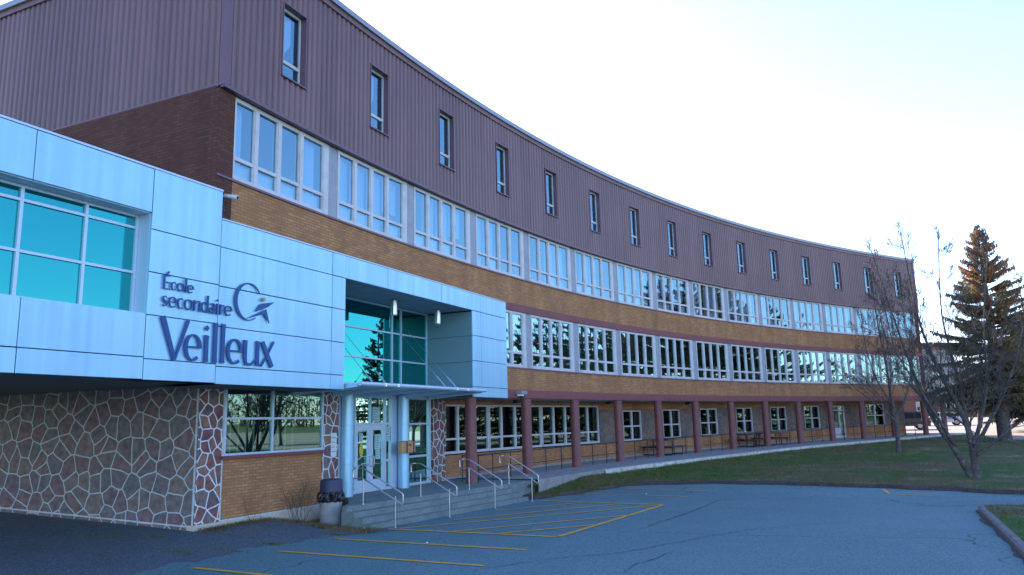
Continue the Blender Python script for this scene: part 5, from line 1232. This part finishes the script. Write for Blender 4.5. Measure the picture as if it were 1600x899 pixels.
rb = mat('house_red_brick', (.20, .085, .06), .85, noise=(2, (.15, .07, .055), .4, .7)); pb = mat('house_pinkish_brick', (.36, .22, .18), .85, noise=(2, (.3, .18, .15), .4, .7)); rf = mat('house_shingle', (.09, .08, .08), .9)
house('low red brick house with white windows seen behind the dark car', 66, 122, 16, 9, 3.0, R(-28), rb, rf, 1)
house('two storey pinkish brick house glimpsed between the bare tree stems', 84, 138, 13, 9, 6.6, R(-30), pb, rf, 2)
M['tyre'] = mat('tyre_rubber', (.018, .018, .018), .8); M['rim'] = mat('alloy_rim', (.45, .46, .48), .35, .8)
def car(lab, x, y, rz, body, prof, L=4.7, W=1.85):
    """prof: side outline of lower body and of the cabin"""
    z = G(x, y)+.02; root = thing('parked_car', lab, 'car', 'cars parked beyond the school', at=(x, y, z)); Mx = Matrix.Rotation(rz, 3, 'Z')
    T = lambda a, b, c: Vector((x, y, z))+Mx @ Vector((a, b, c))
    low_, cab = prof
    def extrude(mb, P, w0, w1f):
        n = len(P); Lh = [T(a, -w1f(c), c) for a, c in P]; Rh = [T(a, w1f(c), c) for a, c in P]
        mb.quad(Lh); mb.quad(Rh[::-1])
        for i in range(n): j = (i+1) % n; mb.quad([Lh[j], Lh[i], Rh[i], Rh[j]])
    b = MB(); wf = lambda c: W/2 if c < .95 else W/2-.05
    extrude(b, low_, W/2, wf); cabw = lambda c: W/2-.06-(c-.95)*.28; extrude(b, cab, W/2, cabw)
    bo = b.build('body', body, root, bevel=.04, recalc=True)
    g = MB(); (x0, z0), (x1, z1), (x2, z2), (x3, z3) = cab[0], cab[1], cab[2], cab[3]
    for s in (-1, 1):
        bw = lambda c: s*(cabw(c)+.012)
        xs = [x0+.25, (x0+x3)/2-.55, (x0+x3)/2+.5, x3-.18]; zt = z1-.10; zb = z0+.06
        top = lambda x_: x_+(x1-x0)*.8 if x_ < x0+.3 else (x_-(x3-x2)*.8 if x_ > x3-.3 else x_)
        for i in range(3):
            a, c = xs[i]+.03, xs[i+1]-.03; g.quad([T(a, bw(zb), zb), T(c, bw(zb), zb), T(top(c) if i == 2 else c, bw(zt), zt), T(top(a) if i == 0 else a, bw(zt), zt)])
    g.quad([T(x0+.06, -cabw(z0)+.12, z0+.1), T(x0+.06, cabw(z0)-.12, z0+.1), T(x1-.07, cabw(z1)-.1, z1-.08), T(x1-.07, -cabw(z1)+.1, z1-.08)])
    g.quad([T(x3-.02, -cabw(z0)+.12, z0+.1), T(x3-.02, cabw(z0)-.12, z0+.1), T(x2+.05, cabw(z1)-.1, z1-.08), T(x2+.05, -cabw(z1)+.1, z1-.08)])
    g.build('window', mat('car_glass', (.01, .013, .016), .25, spec=.3), bo)
    for wx in (-L*.30, L*.30):
        for s in (-1, 1):
            t = MB(); ax = Mx @ Vector((0, 1, 0)); c = T(wx, s*(W/2-.11), .34)
            t.tube([c-ax*.11, c-ax*.10, c+ax*.10, c+ax*.11], [.30, .34, .34, .30], 20); w2 = t.build('wheel', M['tyre'], root, smooth=False)
            t = MB(); t.tube([c+ax*s*.112, c+ax*s*.118], [.21, .19], 14); t.build('rim', M['rim'], w2)
    for s in (-1, 1):
        t = MB(); e = L/2; t.hexa([T(e-.12, s*W/2*.98-.02, .80), T(e+.012, s*W/2*.98-.02, .80), T(e+.012, s*W/2*.72, .80), T(e-.12, s*W/2*.72, .80), T(e-.18, s*W/2*.98-.02, 1.12), T(e-.04, s*W/2*.98-.02, 1.12), T(e-.04, s*W/2*.74, 1.12), T(e-.18, s*W/2*.74, 1.12)]); t.build('tail_light', mat('tail_red', (.5, .02, .02), .3), root)
        t = MB(); t.hexa([T(-e-.012, s*W/2*.95, .66), T(-e+.15, s*W/2*.95, .66), T(-e+.15, s*W/2*.6, .66), T(-e-.012, s*W/2*.6, .66), T(-e+.02, s*W/2*.95, .80), T(-e+.18, s*W/2*.95, .80), T(-e+.18, s*W/2*.6, .80), T(-e+.02, s*W/2*.6, .80)]); t.build('headlight', M['white'], root)
    return root
suvp = ([(-2.35, .35), (-2.38, .72), (-2.2, .95), (-1.0, 1.04), (2.25, 1.06), (2.36, .75), (2.33, .35)], [(-1.15, 1.0), (-.55, 1.70), (1.75, 1.72), (2.22, 1.05)])
sedp = ([(-2.35, .32), (-2.38, .60), (-2.1, .82), (-1.0, .92), (2.1, .98), (2.36, .7), (2.33, .32)], [(-1.1, .9), (-.35, 1.42), (1.1, 1.42), (1.95, .95)])
car('dark navy sport utility car with roof rails parked behind the end columns', 37.5, 75.5, R(-24), mat('dark_car_paint', (.012, .018, .03), .22, coat=.6), suvp, 4.7)
car('white car parked just behind the dark sport utility car', 45.6, 83.5, R(-24), mat('white_car_paint', (.6, .6, .6), .3, coat=.5), sedp, 4.6)
car('pale car parked across the street at the right edge', 66.5, 99.5, R(-50), mat('silver_car_paint', (.5, .52, .55), .3, .3, coat=.5), sedp, 4.6)
# ================================================================== GRASS TUFTS, WEEDS
def blades(name, lab, pts, h0, h1, m, seed, w_=.012, spread=.25):
    r = random.Random(seed); g = MB()
    for (x, y, z) in pts:
        h = r.uniform(h0, h1); a = r.random()*6.283; dx, dy = math.cos(a)*w_, math.sin(a)*w_; lx, ly = r.gauss(0, h*spread), r.gauss(0, h*spread)
        g.v += [(x-dx, y-dy, z-.01), (x+dx, y+dy, z-.01), (x+lx, y+ly, z+h)]; n_ = len(g.v); g.f.append((n_-3, n_-2, n_-1)); g.uv.append([(0, 0)]*3); g.mi.append(0)
    o = g.build(name, m); tag(o, lab, 'grass', kind='stuff'); return o
r = random.Random(5)
def on_lawn(u_, v_): x, y = lawn_xy(u_, v_); return (x, y, lawn_z(x, y, u_, v_))
M['blade'] = leafmat('grass_blade', (.06, .135, .03), (.14, .14, .05), (.24, .21, .11)); M['blade_dry'] = leafmat('dry_grass_blade', (.22, .18, .09), (.13, .12, .05), (.27, .22, .12))
pts = [on_lawn(r.random()**1.3*.75, r.random()) for _ in range(60000)]+[on_lawn(.02+.30*r.random(), r.random()) for _ in range(22000)]
blades('grass', 'short green grass of the lawn beside the terrace', pts, .03, .10, M['blade'], 1)
pts = [on_lawn(.05+.75*r.random(), abs(r.gauss(0, .035))) for _ in range(9000)]
blades('grass', 'dry straw-coloured grass along the lawn edge by the asphalt', pts, .04, .12, M['blade_dry'], 2)
pts = []
for _ in range(14000):
    u_ = r.uniform(.35, .95); v_ = abs(r.gauss(0, .12)); x, y = isl_xy(u_, min(1, v_)); pts.append((x, y, G(x, y)+.12+.03*min(1, v_*8)))
blades('grass', 'green grass of the kerbed island at the bottom right', pts, .03, .09, M['blade'], 3)
pts = []
for _ in range(3600):
    a = r.uniform(.75, 5.9); b_ = -1.36+abs(r.gauss(0, .10))*(1+.6*math.sin(a*2.3)); q = loc(a, b_); pts.append((q.x, q.y, G(q.x, q.y)))
for _ in range(2600):
    a = r.uniform(3.5, 4.1); b_ = r.uniform(-.6, 1.5); q = loc(a-abs(r.gauss(0, .12)), b_); pts.append((q.x, q.y, G(q.x, q.y)))
blades('weeds', 'straggly weeds along the foot of the plastered foundation', pts, .02, .12, M['blade_dry'], 4, .008, .4)
pts = []
for c in ((-6.2, 17.0, .5), (-5.5, 17.9, .25), (-7.0, 16.4, .35), (-9.0, 17.4, .5), (-8.0, 17.6, .2), (-4.4, 19.4, .3), (-4.0, 20.3, .35)):
    for _ in range(260): x, y = c[0]+r.gauss(0, c[2]*.5), c[1]+r.gauss(0, c[2]*.2); pts.append((x, y, G(x, y)))
blades('weeds', 'sparse weed tufts in cracks of the dark asphalt', pts, .01, .05, M['blade'], 6, .01, .5)
def shrub(lab, a, b_, n_, h, seed):
    r = random.Random(seed); q = loc(a, b_); z = G(q.x, q.y); root = thing('dry_plant', lab, 'plant', 'dry plants by the foundation', at=(q.x, q.y, z)); g = MB()
    for i in range(n_):
        d = (Vector((r.gauss(0, .3), r.gauss(0, .3), 1))).normalized(); grow(g, r, Vector((q.x+r.gauss(0, .1), q.y+r.gauss(0, .1), z)), d, h*r.uniform(.5, 1), .006, 1, .0, .4, 30, 2, None, .4, .06)
    g.build('stem', M['bark_tan'] if n_ < 4 else M['bark'], root)
shrub('thin dry stems standing against the plastered foundation', 2.35, -1.25, 3, 1.1, 1)
shrub('bushy dry twigs left of the trash can', 4.0, -1.15, 16, 1.1, 2)
shrub('low dry twigs between trash can and steps', 4.95, -.7, 10, .7, 3)
g = MB(); r = random.Random(19)
for _ in range(5200):
    q_ = r.random()
    if q_ < .75: x, y, z = on_lawn(.03+.8*r.random(), r.random()**1.3)
    elif q_ < .9:
        x, y, z = on_lawn(.03+.7*r.random(), 0); x += r.gauss(0, .25); y -= abs(r.gauss(0, .35)); z = G(x, y)
    else:
        p_ = loc(r.uniform(.6, 6), -1.4+abs(r.gauss(0, .5))); x, y = p_.x, p_.y; z = G(x, y)
    c = Vector((x, y, z+.035)); s_ = r.uniform(.02, .05); a_ = rvec(r)*s_; b_ = rvec(r)*s_; a_.z *= .4; b_.z *= .4; g.quad([c, c+a_, c+a_+b_, c+b_])
tag(g.build('fallen_leaves', leafmat('dead_leaf', (.26, .15, .07), (.18, .10, .05), (.34, .24, .12))), 'dead brown leaves scattered over the lawn and along its edge', 'leaves', kind='stuff')
g = MB(); r = random.Random(9)
for (x, y) in ((-3.9, 20.2), (-2.0, 17.5), (4.5, 27.5), (9.8, 30.2), (21, 31), (19.6, 30.5), (8.9, 33)):
    c = Vector((x, y, G(x, y)+.03)); 
    for j in range(3): g.quad([c+rvec(r)*.03+Vector((0, 0, .02)) for _ in range(3)])
tag(g.build('litter', paper), 'small scraps of pale litter scattered on asphalt and grass', 'litter', kind='stuff')
